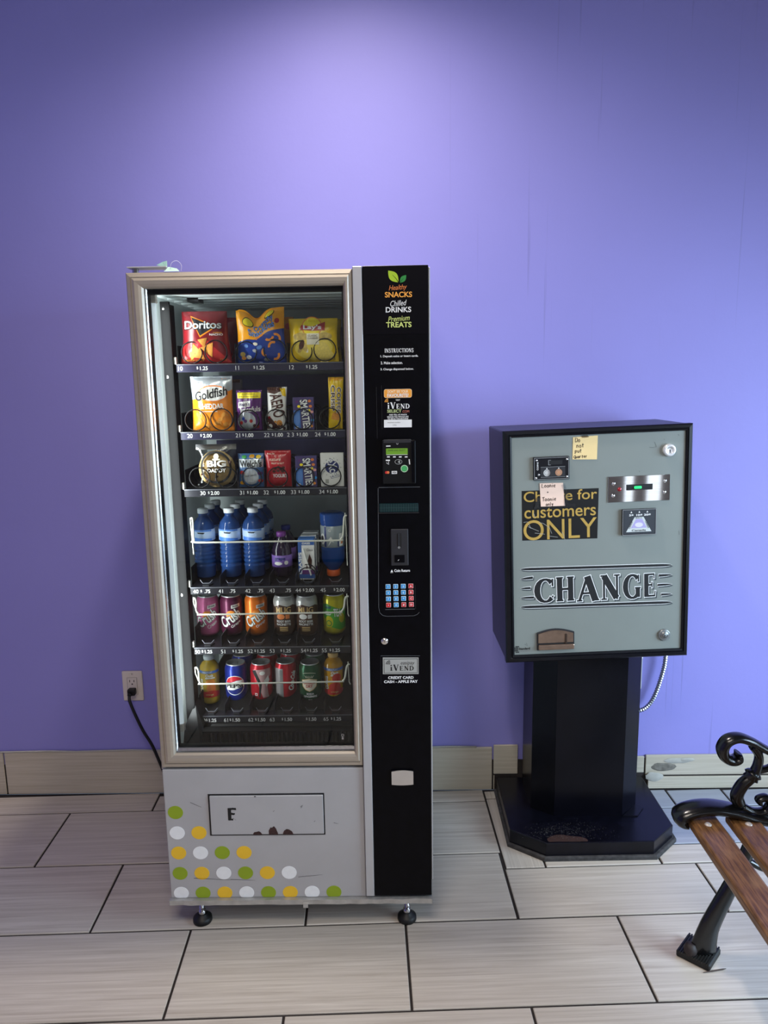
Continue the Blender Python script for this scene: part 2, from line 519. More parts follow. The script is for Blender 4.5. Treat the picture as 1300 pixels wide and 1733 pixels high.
def roman(s, grow=0, gap=.06, scales=None, fat=1):
    """polygons of a serif word, cap height 1, lower left at 0; returns polys, width"""
    x, out = 0, []
    for k, ch in enumerate(s):
        if ch == ' ':
            x += .4; continue
        w, st = GL[ch]
        f = scales[k] if scales else 1
        for P, wd_ in st:
            P = [Vector((p[0] * f, p[1] * f)) for p in P]
            ws = [a * f * fat + 2 * grow for a in wd_] if isinstance(wd_, list) else wd_ * f * fat + 2 * grow
            if grow:
                P[0] = P[0] + (P[0] - P[1]).normalized() * grow
                P[-1] = P[-1] + (P[-1] - P[-2]).normalized() * grow
            out += [[(q[0] + x, q[1]) for q in quad] for quad in ribbon(P, ws)]
        x += w * f + gap
    return out, x - gap
def roman_bm(s, cx, cz, w, h, grow=0, rot=0, scales=None, dx=0, dz=0, fat=1):
    ps, tw = roman(s, grow, scales=scales, fat=fat)
    bm = poly(*ps)
    for v in bm.verts:
        v.co = Vector(((v.co.x - tw / 2) * w / tw, v.co.y, (v.co.z - .5) * h))
    return xf(bm, cx + dx, cz + dz, rot=rot)
# ---- hand lettering strokes (unit x-height box)
HW = {'D': [[(0, 0), (0, 1.4), (.5, 1.2), (.7, .7), (.5, .1), (0, 0)]], 'o': [[(.3, .8), (.05, .55), (.1, .1), (.4, 0), (.6, .35), (.45, .75), (.25, .8)]],
 'n': [[(0, 0), (.05, .8)], [(.05, .55), (.3, .8), (.5, .6), (.5, 0)]], 't': [[(.25, 1.2), (.2, .1), (.4, 0)], [(0, .8), (.55, .85)]], 'p': [[(.05, .8), (0, -.5)], [(.05, .65), (.4, .8), (.5, .4), (.3, .1), (.05, .2)]],
 'u': [[(0, .8), (.05, .15), (.3, 0), (.5, .3), (.5, .8), (.55, 0)]], 'Q': [[(.5, 1.2), (.1, 1), (0, .4), (.3, 0), (.7, .2), (.8, .8), (.5, 1.2)], [(.4, .3), (.9, -.2)]], 'a': [[(.5, .7), (.2, .8), (0, .3), (.2, 0), (.5, .3), (.5, .8), (.55, 0)]],
 'r': [[(0, 0), (.05, .8)], [(.05, .5), (.25, .8), (.45, .75)]], 'e': [[(.05, .4), (.5, .5), (.4, .8), (.1, .7), (0, .3), (.2, 0), (.5, .1)]], 'L': [[(.1, 1.3), (0, .05), (.6, .1)]], 'i': [[(.1, .8), (.1, 0)], [(.12, 1.1), (.14, 1.2)]],
 'T': [[(0, 1.2), (.8, 1.3)], [(.4, 1.25), (.35, 0)]], 'l': [[(.1, 1.4), (.1, 0)]], 'y': [[(0, .8), (.25, .2)], [(.5, .8), (.2, -.5)]], '+': [[(0, .4), (.5, .4)], [(.25, .15), (.25, .7)]], '-': [[(0, .4), (.5, .45)]]}
def hand(s, x, z, size, wgt, slope=.06):
    out = []
    for ch in s:
        if ch == ' ':
            x += size * .5; continue
        j = random.uniform(-.06, .06)
        for st in HW[ch]:
            P = [(x + p[0] * size, z + (p[1] + j) * size) for p in st]
            out += ribbon(P, wgt)
        x += size * (.55 if ch in 'il' else .85)
        z += slope * size * .3
    return out

# ================================================================== SETTING
WALL_Y = 2.64
TW = Matrix.Rotation(R(2.0), 4, 'Z')          # the tile grid lies 2 degrees off the wall
fl = obj('floor', box(-2.6, 3.0, -2.6, WALL_Y, -.12, -.004), M_grout)
tag(fl, 'pale wood-look porcelain tile floor with dark joints', None, None, 'structure')
wb = obj('wall_back', box(-2.6, 3.0, WALL_Y, WALL_Y + .12, 0, 3.10), M_wall)
tag(wb, 'lavender purple painted wall behind the machines', None, None, 'structure')
wl = tag(obj('wall_left', box(-2.72, -2.6, -2.6, WALL_Y, 0, 3.10), M_wall), 'lavender side wall', None, None, 'structure')
def holed_wall(name, axis, pos, th, a0, a1, holes, zt=3.10):
    bms, cur = [], a0
    def piece(s, e, z0, z1):
        if e - s < 1e-4 or z1 - z0 < 1e-4: return
        bms.append(box(pos, pos + th, s, e, z0, z1) if axis == 'x' else box(s, e, pos, pos + th, z0, z1))
    for h0, h1, z0, z1 in holes:
        piece(cur, h0, 0, zt); piece(h0, h1, 0, z0); piece(h0, h1, z1, zt); cur = h1
    piece(cur, a1, 0, zt)
    return tag(obj(name, join(bms), M_white_wall), 'white painted shop wall with windows', None, None, 'structure')
holed_wall('wall_right', 'x', 3.0, .12, -2.6, WALL_Y, [(-.25, 1.75, .5, 2.2)])
holed_wall('wall_front', 'y', -2.6, .1, -2.6, 3.0, [(1.0, 1.6, .08, 2.55), (2.31, 2.42, .08, 2.55), (2.52, 2.68, .08, 2.55)])  # unseen openings, invented so bright bands reflect in the steel plate
tag(obj('ceiling', box(-2.72, 3.12, -2.7, WALL_Y + .12, 3.10, 3.20), mat('grey_ceiling_paint', (150, 148, 146), .7)), 'white ceiling', None, None, 'structure')
def window(n, axis, pos, a0, a1, z0, z1, mull):
    r = thing('window_%d' % n, (0, 0, 0), 'unseen shop window with white mullions', None); r['kind'] = 'structure'
    def b(s, e, za, zb): return box(pos, pos + .06, s, e, za, zb) if axis == 'x' else box(s, e, pos, pos + .06, za, zb)
    fr = [b(a0, a1, z0, z0 + .05), b(a0, a1, z1 - .05, z1), b(a0, a0 + .012, z0, z1), b(a1 - .012, a1, z0, z1)]
    for k in range(1, mull):
        m_ = a0 + (a1 - a0) * k / mull
        fr.append(b(m_ - .03, m_ + .03, z0, z1))
    obj('window_frame', join(fr), M_white, r)
    p = box(pos + .025, pos + .031, a0 + .008, a1 - .008, z0 + .04, z1 - .04) if axis == 'x' else box(a0 + .008, a1 - .008, pos + .025, pos + .031, z0 + .04, z1 - .04)
    obj('pane', p, M_glass, r)
window(1, 'x', 3.03, -.25, 1.75, .5, 2.2, 2)
window(2, 'y', -2.57, 1.0, 1.6, .08, 2.55, 1)  # windows on this wall are made up, shaped for the plate's reflections
window(3, 'y', -2.57, 2.31, 2.42, .08, 2.55, 1)
window(4, 'y', -2.57, 2.52, 2.68, .08, 2.55, 1)

# ceiling lamps (diffusers glow a little; the light itself is the area lamp just under each)
M_lamp = mat('glowing_diffuser', (255, 246, 236), .5, emit=2.0)
for i, (x, y, sx, sy) in enumerate(((-.3, .1, 1.22, .62), (-.3, -1.5, 1.22, .62))):
    lab = ('wide ceiling light over the middle of the floor', 'wide ceiling light at the back of the shop')[i]
    t = thing('ceiling_light', (x, y, 3.10), lab, 'ceiling light')
    obj('housing', box(x - sx / 2, x + sx / 2, y - sy / 2, y + sy / 2, 3.07, 3.10, .004), M_white, t)
    obj('diffuser', box(x - sx / 2 + .03, x + sx / 2 - .03, y - sy / 2 + .03, y + sy / 2 - .03, 3.062, 3.07), M_lamp, t)
t = thing('downlight', (-.12, 1.98, 3.10), 'round ceiling downlight close to the purple wall', 'ceiling light')
obj('trim_ring', lathe([(.075, 0), (.095, .006), (.10, .02), (.10, .03)], 28, 'Z', (-.12, 1.98, 3.07)), M_white, t, True)
obj('bulb', lathe([(0, 3.085), (.045, 3.088), (.07, 3.10)], 24, 'Z', (-.12, 1.98, 0)), M_lamp, t, True)

# ---- floor tiles
TCACHE = {}
def tile_mesh(w, d, m):
    key = (round(w, 3), round(d, 3), m.name)
    if key not in TCACHE:
        bm = bmesh.new()
        zt, b = 0, .0018
        lo = [bm.verts.new(p) for p in ((-w / 2, -d / 2, -.008), (w / 2, -d / 2, -.008), (w / 2, d / 2, -.008), (-w / 2, d / 2, -.008))]
        mi = [bm.verts.new(p) for p in ((-w / 2, -d / 2, -b), (w / 2, -d / 2, -b), (w / 2, d / 2, -b), (-w / 2, d / 2, -b))]
        hi = [bm.verts.new(p) for p in ((-w / 2 + b, -d / 2 + b, zt), (w / 2 - b, -d / 2 + b, zt), (w / 2 - b, d / 2 - b, zt), (-w / 2 + b, d / 2 - b, zt))]
        bm.faces.new(hi)
        for a, c in ((lo, mi), (mi, hi)):
            for i in range(4): bm.faces.new((a[i], a[(i + 1) % 4], c[(i + 1) % 4], c[i]))
        TCACHE[key] = new_mesh('tile', bm, m)
    return TCACHE[key]
GR = .0068
def tile(x0, x1, y0, y1, m=M_tile, turn=False):
    w, d = x1 - x0 - GR, y1 - y0 - GR
    if w < .01 or d < .006: return
    o = bpy.data.objects.new('tile', tile_mesh(d, w, m) if turn else tile_mesh(w, d, m))
    C.objects.link(o)
    o.parent = fl
    o.matrix_basis = TW @ Matrix.Translation(((x0 + x1) / 2, (y0 + y1) / 2, random.uniform(-.0003, .0003))) @ (Matrix.Rotation(PI / 2, 4, 'Z') if turn else Matrix())
T, L_ = .308, .612
Y0 = 2.546
offs = {-1: -.804, 0: -1.099, 1: -.812, 2: -.525, 3: -.229}
for k in range(-1, 16):
    yt = Y0 - T * k
    yb = yt - T
    o = offs.get(k, -.229 + .29 * (k - 3))
    top = yt if k >= 0 else 2.625
    if k == -1: yb, top = Y0, 2.72
    elif k >= 0: yb, top = Y0 - T * (k + 1), Y0 - T * k
    i0 = int(math.floor((-2.75 - o) / L_))
    for i in range(i0, i0 + 12):
        x0, x1 = o + i * L_, o + (i + 1) * L_
        cut_lim = -2.45
        # clip to the room in the tile frame
        x0c, x1c = max(x0, -2.55 + (.09 if k < 3 else 0)), min(x1, 2.95 + .035 * ((yb + top) / 2))
        if k <= 1: x1c = min(x1c, .418)
        if x1c - x0c < .02: continue
        tp = top
        if k == -1:      # the row at the wall is cut to the wall's slant
            xm = (x0c + x1c) / 2
            tp = 2.628 - math.tan(R(2.0)) * xm
        tile(x0c, x1c, yb, tp)
# cut pieces around the pedestal and up to the wall on the right
for x0, x1, y0, y1, m, tu in [
    (.418, .547, 2.155, 2.56, M_tile, True), (.418, .475, 2.56, 2.612, M_tile, True),
    (.547, .92, 2.155, 2.195, M_tile, False), (.92, 1.53, 2.155, 2.254, M_tile, False), (1.53, 2.14, 2.155, 2.254, M_tile, False), (2.14, 3.0, 2.155, 2.254, M_tile, False),
    (.414, 1.026, 1.93, 2.155, M_tile, False), (1.026, 1.638, 1.93, 2.155, M_tile, False), (1.638, 2.25, 1.93, 2.155, M_tile, False), (2.25, 3.0, 1.93, 2.155, M_tile, False),
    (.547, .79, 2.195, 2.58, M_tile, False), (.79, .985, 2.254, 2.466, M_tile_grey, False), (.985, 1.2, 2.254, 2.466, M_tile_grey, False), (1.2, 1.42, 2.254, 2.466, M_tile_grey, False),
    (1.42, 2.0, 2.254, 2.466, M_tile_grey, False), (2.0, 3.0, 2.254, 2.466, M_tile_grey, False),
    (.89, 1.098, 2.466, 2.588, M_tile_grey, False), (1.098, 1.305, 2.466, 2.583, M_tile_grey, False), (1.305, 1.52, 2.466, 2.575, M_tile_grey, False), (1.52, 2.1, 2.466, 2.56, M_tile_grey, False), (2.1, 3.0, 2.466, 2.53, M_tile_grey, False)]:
    tile(x0, x1, y0, y1, m, tu)

# ---- baseboard of tile pieces
bb = tag(obj('baseboard_back', box(-2.6, 3.0, 2.634, WALL_Y, 0, .12), M_grout), 'beige tile baseboard along the purple wall', None, None, 'structure')
bt = 2.6285
def base_tile(x0, x1, z0, z1, y0=bt):
    w, h = x1 - x0 - .006, z1 - z0
    bm = box(-w / 2, w / 2, -.0045, .0045, -h / 2, h / 2, .0015)
    o = obj('baseboard_tile', bm, M_base_tile, bb, local=True)
    o.location = ((x0 + x1) / 2, y0 + .0045 + (.0015), (z0 + z1) / 2)
    return o
xs = [-2.6, -2.09, -1.478, -.868, -.26, .362]
for a, b in zip(xs, xs[1:]): base_tile(a, b, .003, .173)
base_tile(.362, .458, .066, .181)
base_tile(.362, .372, .003, .06)
base_tile(.93, 1.5, .055, .135)
base_tile(1.5, 2.3, .055, .142); base_tile(2.3, 3.0, .055, .142)
base_tile(.94, 3.0, .003, .05, bt - .006)
base_tile(.84, .93, .0655, .13)
# caulk line and a daub of plaster on the baseboard
M_plaster = mat('white_plaster', (168, 166, 158), .8, var=.08, scale=40, bump=.4)
def blob(P, r, flatten):
    return tube(catmull(P, 5), r, 8, ry=flatten)
def daub(cx, cz, rx, rz, y):
    n = 22
    k_ = [1 + .22 * noise.noise(Vector((cx * 9 + 2 * math.cos(2 * PI * i / n), 2 * math.sin(2 * PI * i / n), cz * 7))) for i in range(n)]
    out = [(cx + rx * k_[i] * math.cos(2 * PI * i / n), cz + rz * k_[i] * math.sin(2 * PI * i / n)) for i in range(n)]
    bm = bmesh.new()
    lo_ = [bm.verts.new((a_, y, b_)) for a_, b_ in out]
    hi_ = [bm.verts.new((cx + (a_ - cx) * .75, y - .0025, cz + (b_ - cz) * .7)) for a_, b_ in out]
    bm.faces.new(hi_)
    for i in range(n): bm.faces.new((lo_[i], lo_[(i + 1) % n], hi_[(i + 1) % n], hi_[i]))
    bmesh.ops.recalc_face_normals(bm, faces=bm.faces)
    return bm
pl = obj('plaster_daub', join([daub(1.05, .113, .052, .011, bt + .0005), daub(1.085, .117, .03, .008, bt - .0005)]), M_plaster, bb, True)
obj('plaster_daub', daub(.965, .052, .035, .018, bt - .0055), M_plaster, bb, True)
obj('dirt_smear', daub(1.0, .088, .05, .016, bt + .0012), mat('grey_dirt', (112, 108, 100), .9, var=.3, scale=60), bb)

cx_ = [(-2.6 + .1 * i, 2.632, .176 + .0018 * math.sin(i * 2.1) + .001 * math.sin(i * 5.7)) for i in range(30)]
obj('caulk_bead', tube(cx_, .0032, 6), M_plaster, bb, True)

# ================================================================== WALL OUTLET AND CORDS
p = at(225.5, 1160, WALL_Y)
t = thing('wall_outlet', (p.x, WALL_Y, p.z), 'ivory wall outlet with a black plug in its lower socket', 'outlet')
hw, hh = .0375, .058
bm = box(p.x - hw, p.x + hw, WALL_Y - .006, WALL_Y, p.z - hh, p.z + hh, .004, 2)
obj('cover_plate', bm, M_ivory, t)
rc = obj('receptacle', box(p.x - .018, p.x + .018, WALL_Y - .0085, WALL_Y - .004, p.z - .034, p.z + .034, .0015), M_ivory, t)
obj('screw', lathe([(0, .0012), (.003, .001), (.0034, 0)], 10, 'Y', (p.x, WALL_Y - .006, p.z + .047)), M_steel, t)
tt = tag_text(rc, WALL_Y - .0085)
tt('slot', poly(rect(p.x - .0095, p.x - .0072, p.z + .016, p.z + .025)), M_ink)
tt('slot', poly(rect(p.x + .0058, p.x + .0085, p.z + .0165, p.z + .0245)), M_ink)
tt('slot', poly(ell(p.x, p.z + .009, .0028, .0028, 10)), M_ink)
tt('seam', poly(*ring(p.x, p.z, .0001, .0001)) if False else poly(rect(p.x - .0185, p.x - .0178, p.z - .034, p.z + .034), rect(p.x + .0178, p.x + .0185, p.z - .034, p.z + .034), rect(p.x - .018, p.x + .018, p.z + .0338, p.z + .0345)), M_dark, .0003)
pc = thing('power_cord', (p.x, WALL_Y - .02, p.z - .04), 'black power cord plugged into the outlet beside the vending machine', 'cord')
obj('plug', join([box(p.x - .013, p.x + .015, WALL_Y - .034, WALL_Y - .0087, p.z - .028, p.z - .004, .004, 2), lathe([(0, .045), (.007, .043), (.0085, .034), (.010, .02)], 12, 'Y', (p.x - .002, WALL_Y, p.z - .02))]), M_rubber, pc)
P = catmull([(p.x - .002, WALL_Y - .043, p.z - .022), (p.x + .002, WALL_Y - .052, p.z - .04), (p.x + .02, WALL_Y - .06, p.z - .085), (p.x + .045, WALL_Y - .06, p.z - .15), (p.x + .075, WALL_Y - .06, p.z - .21), (p.x + .105, WALL_Y - .065, p.z - .29), (p.x + .14, WALL_Y - .07, p.z - .385), (p.x + .20, WALL_Y - .06, .012), (p.x + .34, WALL_Y - .07, .008)], 8)
obj('cable', tube(P, .0055, 8), M_rubber, pc, True)

# ================================================================== VENDING MACHINE
YF = 1.905                                        # plane of the door's front
MX0, MX1 = -.643, .0965
vm = thing('vending_machine', (-.273, 1.93, 0), 'tall silver and black snack and drink vending machine with glass door', 'vending machine')
YB = 2.56
# cabinet shell (open at the front), made of sheets
IX0, IX1 = -.619, -.100                           # inner compartment
IZ0, IZ1 = .50, 1.765
obj('cabinet_shell', join([
    box(MX0 + .004, IX0, 1.955, YB, .092, 1.792), box(IX1, MX1, 1.935, YB, .092, 1.798), box(IX0, IX1, 1.955, YB, IZ1, 1.792),
    box(IX0, IX1, YB - .04, YB, .092, IZ1), box(IX0, IX1, 1.955, YB - .04, .092, IZ0)]), M_silver, vm)
# pale liner inside
obj('liner', join([box(IX0, IX0 + .004, 1.957, YB - .04, IZ0, IZ1), box(IX0 + .004, IX1 - .004, 1.957, YB - .04, IZ1 - .006, IZ1), box(IX1 - .004, IX1, 1.957, YB - .04, IZ0, IZ1), box(IX0 + .004, IX1 - .004, YB - .046, YB - .04, IZ0, IZ1 - .006)]), M_inner, vm)
obj('ceiling_rib', join([box(IX0 + .02, IX1 - .02, 2.10 + .07 * k, 2.106 + .07 * k, IZ1 - .010, IZ1 - .006) for k in range(5)]), M_inner, vm)
obj('air_vent', box(-.545, -.515, 2.10, 2.16, IZ1 - .016, IZ1 - .006), M_dark, vm)
# door frame
obj('door_frame', frame_loop(MX0, -.0905, .498, 1.801, [(0, 1.952), (0, 1.914), (.003, 1.909), (.012, 1.9075), (.0125, 1.9095), (.0145, 1.9095), (.016, 1.905), (.022, 1.903), (.031, 1.9035), (.038, 1.906), (.0425, 1.911), (.0435, 1.9165)], (1.0, .53, 1.0, .9)), M_frame, vm)
gx0, gx1, gz0, gz1 = MX0 + .0435, -.0905 - .023, .498 + .0435, 1.801 - .039
obj('glass_spacer', frame_loop(gx0, gx1, gz0, gz1, [(0, 1.914), (.001, 1.918), (.0045, 1.921), (.005, 1.926)], (.7, .3, 2.0, .2)), M_alu, vm)
obj('gasket', frame_loop(gx0 + .002, gx1 - .002, gz0 + .009, gz1 - .001, [(0, 1.9245), (.004, 1.925), (.004, 1.945), (-.011, 1.948)], (.6, .5, .5, 2.6)), M_black_mat, vm)
obj('door_glass', box(gx0 + .004, gx1 - .002, 1.927, 1.931, gz0 + .006, gz1 - .002), M_glass, vm)
# column
xs0, xs1, xs2 = -.0895, -.0655, .0945
ZT = 1.806
obj('silver_stile', box(xs0, xs1 - .001, 1.904, 1.955, .1045, ZT, .0015), M_silver, vm)
obj('edge_strip', box(xs2 + .0003, MX1 + .0025, 1.912, 1.955, .15, ZT - .004, .001), M_silver, vm)
col = obj('control_column', box(xs1, xs2, 1.9045, 1.955, .106, ZT, .0012), M_black, vm)
obj('header_sheet', box(xs1 + .002, xs2 - .0005, 1.9035, 1.905, at(650, 566, YF).z, ZT - .001), M_black_sheet, vm)
PY = 1.9035
def V(px, py): q = at(px, py, PY); return q.x, q.z
def dec(name, bm, m, off=.0006, parent=None, Y=None):
    par = parent or vm
    Y = PY if Y is None else Y
    return lay(name, bm, m, par, flat(par, Y), off, 0)
def pxpoly(pts): return poly([V(*a) for a in pts])
def vtext(s, px, py, wpx, hpx, m, bold=0, shear=0, rot=0, off=.0006, name='lettering', parent=None):
    x, z = V(px, py); x0, z0 = V(px - wpx / 2, py); x1, _ = V(px + wpx / 2, py); _, za = V(px, py - hpx / 2); _, zb = V(px, py + hpx / 2)
    return dec(name, text(s, x, z, x1 - x0, za - zb, bold, shear, rot), m, off, parent)
K = .00149                                         # metres per pixel on the machine's front, roughly
M_lime = mat('lime_print', (172, 204, 40), .5)
M_leafd = mat('green_print', (40, 140, 60), .5)
M_org = mat('orange_print', (246, 170, 70), .5)
M_orgd = mat('copper_print', (226, 128, 62), .5)
M_pale = mat('pale_lime_print', (214, 226, 130), .5)
def leaf(x0, z0, x1, z1, bulge):
    a, b = Vector((x0, z0)), Vector((x1, z1))
    d = b - a; n = Vector((-d.y, d.x)) * bulge
    up = [a + d * t + n * math.sin(PI * t) for t in [i / 10 for i in range(11)]]
    dn = [a + d * t - n * math.sin(PI * t) for t in [i / 10 for i in range(9, 0, -1)]]
    return [tuple(v) for v in up + dn]
x0, z0 = V(674.5, 478); x1, z1 = V(657, 458)
dec('leaf_mark', poly(leaf(x0, z0, x1, z1, .28)), M_lime)
dec('leaf_vein', poly(*ribbon([V(675, 478.5), V(670, 471), V(664, 465)], [.0016, .0011, .0004])), M_black_sheet, .0009)
x0, z0 = V(677, 478.5); x1, z1 = V(687.5, 465.5)
dec('leaf_mark', poly(leaf(x0, z0, x1, z1, .27)), M_leafd)
dec('leaf_vein', poly(*ribbon([V(677.5, 477.5), V(683, 471)], [.0010, .0003])), M_black_sheet, .0009)
vtext('Healthy', 673.5, 487.5, 31, 11, M_orgd, 0, .35, R(4))
vtext('SNACKS', 674.5, 498.5, 46, 9.4, M_org, .02)
vtext('Chilled', 674.5, 513, 28, 9.5, M_txt, 0, .35, R(4))
vtext('DRINKS', 674.5, 524, 43, 9.2, M_txt, .02)
vtext('Premium', 675, 539, 37, 9, M_pale, 0, .35, R(4))
vtext('TREATS', 675, 549.5, 43, 9.2, M_pale, .02)
x, z = V(675.5, 593)
PY = 1.9045
dec('lettering', roman_bm('INSTRUCTIONS', x, z, 48 * K, 6.5 * K), M_txt)
vtext('1. Deposit coins or insert cards.', 676, 603, 64, 4.6, M_txt, .02)
vtext('2. Make selection.', 663, 614, 37, 4.6, M_txt, .02)
vtext('3. Change dispensed below.', 672, 625, 56, 4.6, M_txt, .02)
# visit sticker
dec('sticker', pxpoly([(647, 657), (698, 656), (699, 725), (648, 726)]), M_black_sheet, .0004)
xa, za = V(650, 673.5); xb, zb = V(697, 658)
dec('sticker_banner', poly(rrect(xa, xb, za, zb, .005)), mat('cream_print', (250, 222, 180), .5), .0008)
dec('sticker_banner', poly(rrect(xa + .0009, xb - .0009, za + .0009, zb - .0009, .0042)), mat('orange_banner_print', (244, 164, 58), .5), .0012)
vtext("DON'T SEE YOUR", 673.5, 662.5, 35, 4.6, mat('pale_cream_print', (252, 236, 205), .5), .02, off=.0016)
vtext('FAVOURITE?', 673.5, 669, 36, 6, M_txt, .03, off=.0016)
vtext('VISIT', 673.5, 677, 7.5, 2.6, M_txt, .02, off=.001)
x, z = V(674.6, 686.2)
dec('lettering', roman_bm('iVEND', x, z, 38 * K, 10.5 * K, scales=[1, 1, .76, .76, .76]), M_txt, .001)
def waves(cx, cz, s, m, off, dirs=(95, 175)):
    ps = []
    for k in (1, 2, 3): ps += ring(cx, cz, s * k / 3, s * .17, n=8, a0=dirs[0], a1=dirs[1])
    dec('wave_mark', poly(*ps), m, off)
x, z = V(657.5, 681)
waves(x, z, 6 * K, M_org, .001)
vtext('SELECT', 667.5, 695.7, 24, 5.2, mat('pale_green_print', (200, 214, 150), .5), .02, off=.001)
vtext('.COM', 686.5, 696.2, 12, 4, mat('dull_red_print', (206, 120, 100), .5), .0, off=.001)
vtext('AND TELL US WHICH', 673.5, 701.8, 30, 2.6, M_txt, .02, off=.001)
vtext('SNACKS YOU WOULD LIKE', 673.5, 705.3, 36, 2.6, M_txt, .02, off=.001)
vtext('TO SEE IN THIS MACHINE', 673.5, 708.6, 35, 2.6, M_txt, .02, off=.001)
dec('sticker_label', pxpoly([(650, 710.5), (697, 710), (697, 723), (650, 723.5)]), M_txt, .001)
M_greytxt = mat('grey_print', (120, 120, 120), .6)
vtext('machine number', 667, 714.8, 22, 2.2, M_greytxt, off=.0014)
vtext('1752', 668, 719.5, 6, 2.2, M_greytxt, off=.0014)
# outlined recess of the front plate
M_line = mat('grey_edge_line', (92, 94, 98), .4)
def vline(pts, w=.8, m=M_line): return dec('panel_edge', poly(*ribbon([V(*a) for a in pts], w * K)), m, .0005)
vline([(641, 825), (711, 824)], .9)
vline([(640, 826), (641, 1028), (643, 1037), (648, 1041.5), (655, 1043), (700, 1042), (706, 1040), (710, 1036)], .7)
vline([(645.5, 652), (647, 726)], .5, M_dark); vline([(637, 655), (638.5, 742)], .5, M_dark); vline([(627, 566), (725, 563)], .5, M_dark)
# card reader
def vbox(name, pts, y0, y1, m, bev=.001, parent=None):
    (xa, za), (xb, zb) = V(pts[0], pts[3]), V(pts[2], pts[1])
    return obj(name, box(xa, xb, y0, y1, za, zb, bev), m, parent or vm)
cr_ = vbox('card_reader', (648, 744, 703, 818), 1.890, 1.9045, M_black_mat, .002)
PYo = PY; PY = 1.890
obj('reader_lip', join([box(V(649, 750)[0], V(696, 750)[0], 1.8875, 1.891, V(0 + 650, 750)[1], V(650, 744)[1], .001)]), M_dark, cr_)
vbox('card_slot', (697.5, 745, 702.5, 816), 1.886, 1.8905, M_black, .0015, cr_)
xa, za = V(653.5, 769.5); xb, zb = V(690, 758.5)
dec('reader_screen', poly(rrect(xa, xb, za, zb, .0015)), mat('green_lcd', (98, 142, 40), .35, emit=.25), .0006, cr_)
vtext('SWIPE AND SELECT', 671.5, 762, 29, 2.8, mat('dark_green_print', (36, 62, 20), .5), off=.001, parent=cr_)
dec('reader_mark', poly(*ring(V(672.5, 750.5)[0], V(672.5, 750.5)[1], .0022, .0006, n=14)), M_txt, .0006, cr_)
for q in (657.5, 667.5, 677.5, 687.5): dec('reader_mark', poly(rrect(V(q - 2.4, 773)[0], V(q + 2.4, 773)[0], V(q, 774.2)[1], V(q, 772.2)[1], .0008)), M_txt, .0006, cr_)
vline2 = lambda pts, w, m=M_txt: dec('reader_mark', poly(*ribbon([V(*a) for a in pts], w * K)), m, .0006, cr_)
vline2([(654, 769.8), (690, 769.3)], .6)
vline2([(653.5, 755), (661, 754.8)], 1.6)
vline2([(653, 779), (660, 779)], 2.2); vline2([(654, 783), (658, 786), (657.5, 781)], .9)
x, z = V(674.5, 781.5)
for k in (1, 2, 3): dec('reader_mark', poly(*ring(x - .002, z, .0018 * k, .0007, n=8, a0=-45, a1=45)), M_txt, .0006, cr_)
dec('reader_mark', poly(*ring(x, z, .0088, .0005, .0058, n=24)), M_txt, .0006, cr_)
vline2([(692.5, 777), (693.5, 786)], 1.8)
x, z = V(684.5, 793)
dec('round_seal', poly(ell(x, z, 6.2 * K)), mat('pale_seal_print', (188, 214, 180), .5), .0006, cr_)
dec('round_seal', poly(ell(x, z, 5 * K)), mat('green_seal_print', (70, 168, 96), .5), .0009, cr_)
vline2([(680.5, 796.5), (688.5, 796.2)], 2.2, M_orgd)
x, z = V(655.5, 799.5)
dec('card_mark', poly(ell(x - .0022, z, .0034)), mat('red_print', (206, 40, 44), .5), .0007, cr_)
dec('card_mark', poly(ell(x + .0022, z, .0034)), mat('amber_print', (226, 120, 70), .5), .0009, cr_)
xa, za = V(663, 802); xb, zb = V(672, 797)
dec('card_mark', poly(rect(xa, xb, za, zb)), M_txt, .0007, cr_)
vtext('VISA', 667.6, 799.5, 7, 3, M_ink, .02, .2, off=.001, parent=cr_)
PY = PYo
# display window
(xa, za), (xb, zb) = V(642, 867), V(708, 851)
disp = obj('display_window', box(xa, xb, 1.9015, 1.9046, za, zb, .0012), mat('dark_green_display', (20, 44, 46), .2), vm)
dec('display_grid', poly(*[rect(xa + (xb - xa) * i / 16 - .0002, xa + (xb - xa) * i / 16 + .0002, za + .001, zb - .001) for i in range(1, 16)], rect(xa, xb, (za + zb) / 2 - .0002, (za + zb) / 2 + .0002)), mat('teal_grid_print', (44, 82, 82), .4), .0004, disp, 1.9015)
(xa, za), (xb, zb) = V(641, 869), V(709, 866.5)
obj('display_lip', box(xa, xb, 1.8995, 1.9046, za, zb, .001), M_dark, vm)
# coin plate
(xa, za), (xb, zb) = V(662, 957), V(691, 894.5)
cp = obj('coin_plate', box(xa, xb, 1.9005, 1.9046, za, zb, .002, 2), M_dark, vm)
PY = 1.9005
dec('coin_slot', poly(rrect(*[V(672, 926)[0], V(680, 926)[0], V(676, 927)[1], V(676, 902)[1]], .003)), M_ink, .0003, cp)
obj('slot_lip', tube([Vector((V(674.5, 903)[0], 1.8995, V(674.5, 903)[1])), Vector((V(674.5, 903)[0], 1.8995, V(674.5, 924)[1]))], .0012, 8), M_dark, cp)
vline3 = dec('coin_mark', poly(*ring(V(675.5, 926.5)[0], V(675.5, 926.5)[1], .0022, .0006, n=10)), M_txt, .0007, cp)
vbox('return_button', (668, 939, 685, 952), 1.8985, 1.9007, M_black, .001, cp)
PY = 1.8985
dec('coin_mark', poly(*ribbon([V(673.5, 949), V(675.5, 947)], .001)), M_txt, .0004, cp)
PY = 1.9045
vtext('Coin Return', 680.7, 965.5, 26.5, 4.6, M_txt, .03)
dec('return_mark', poly([V(661, 968.3), V(665.5, 968.1), V(663.2, 963.8)]), M_txt); dec('return_mark', poly(*ribbon([V(661, 969.3), V(665.5, 969.1)], .0006)), M_txt)
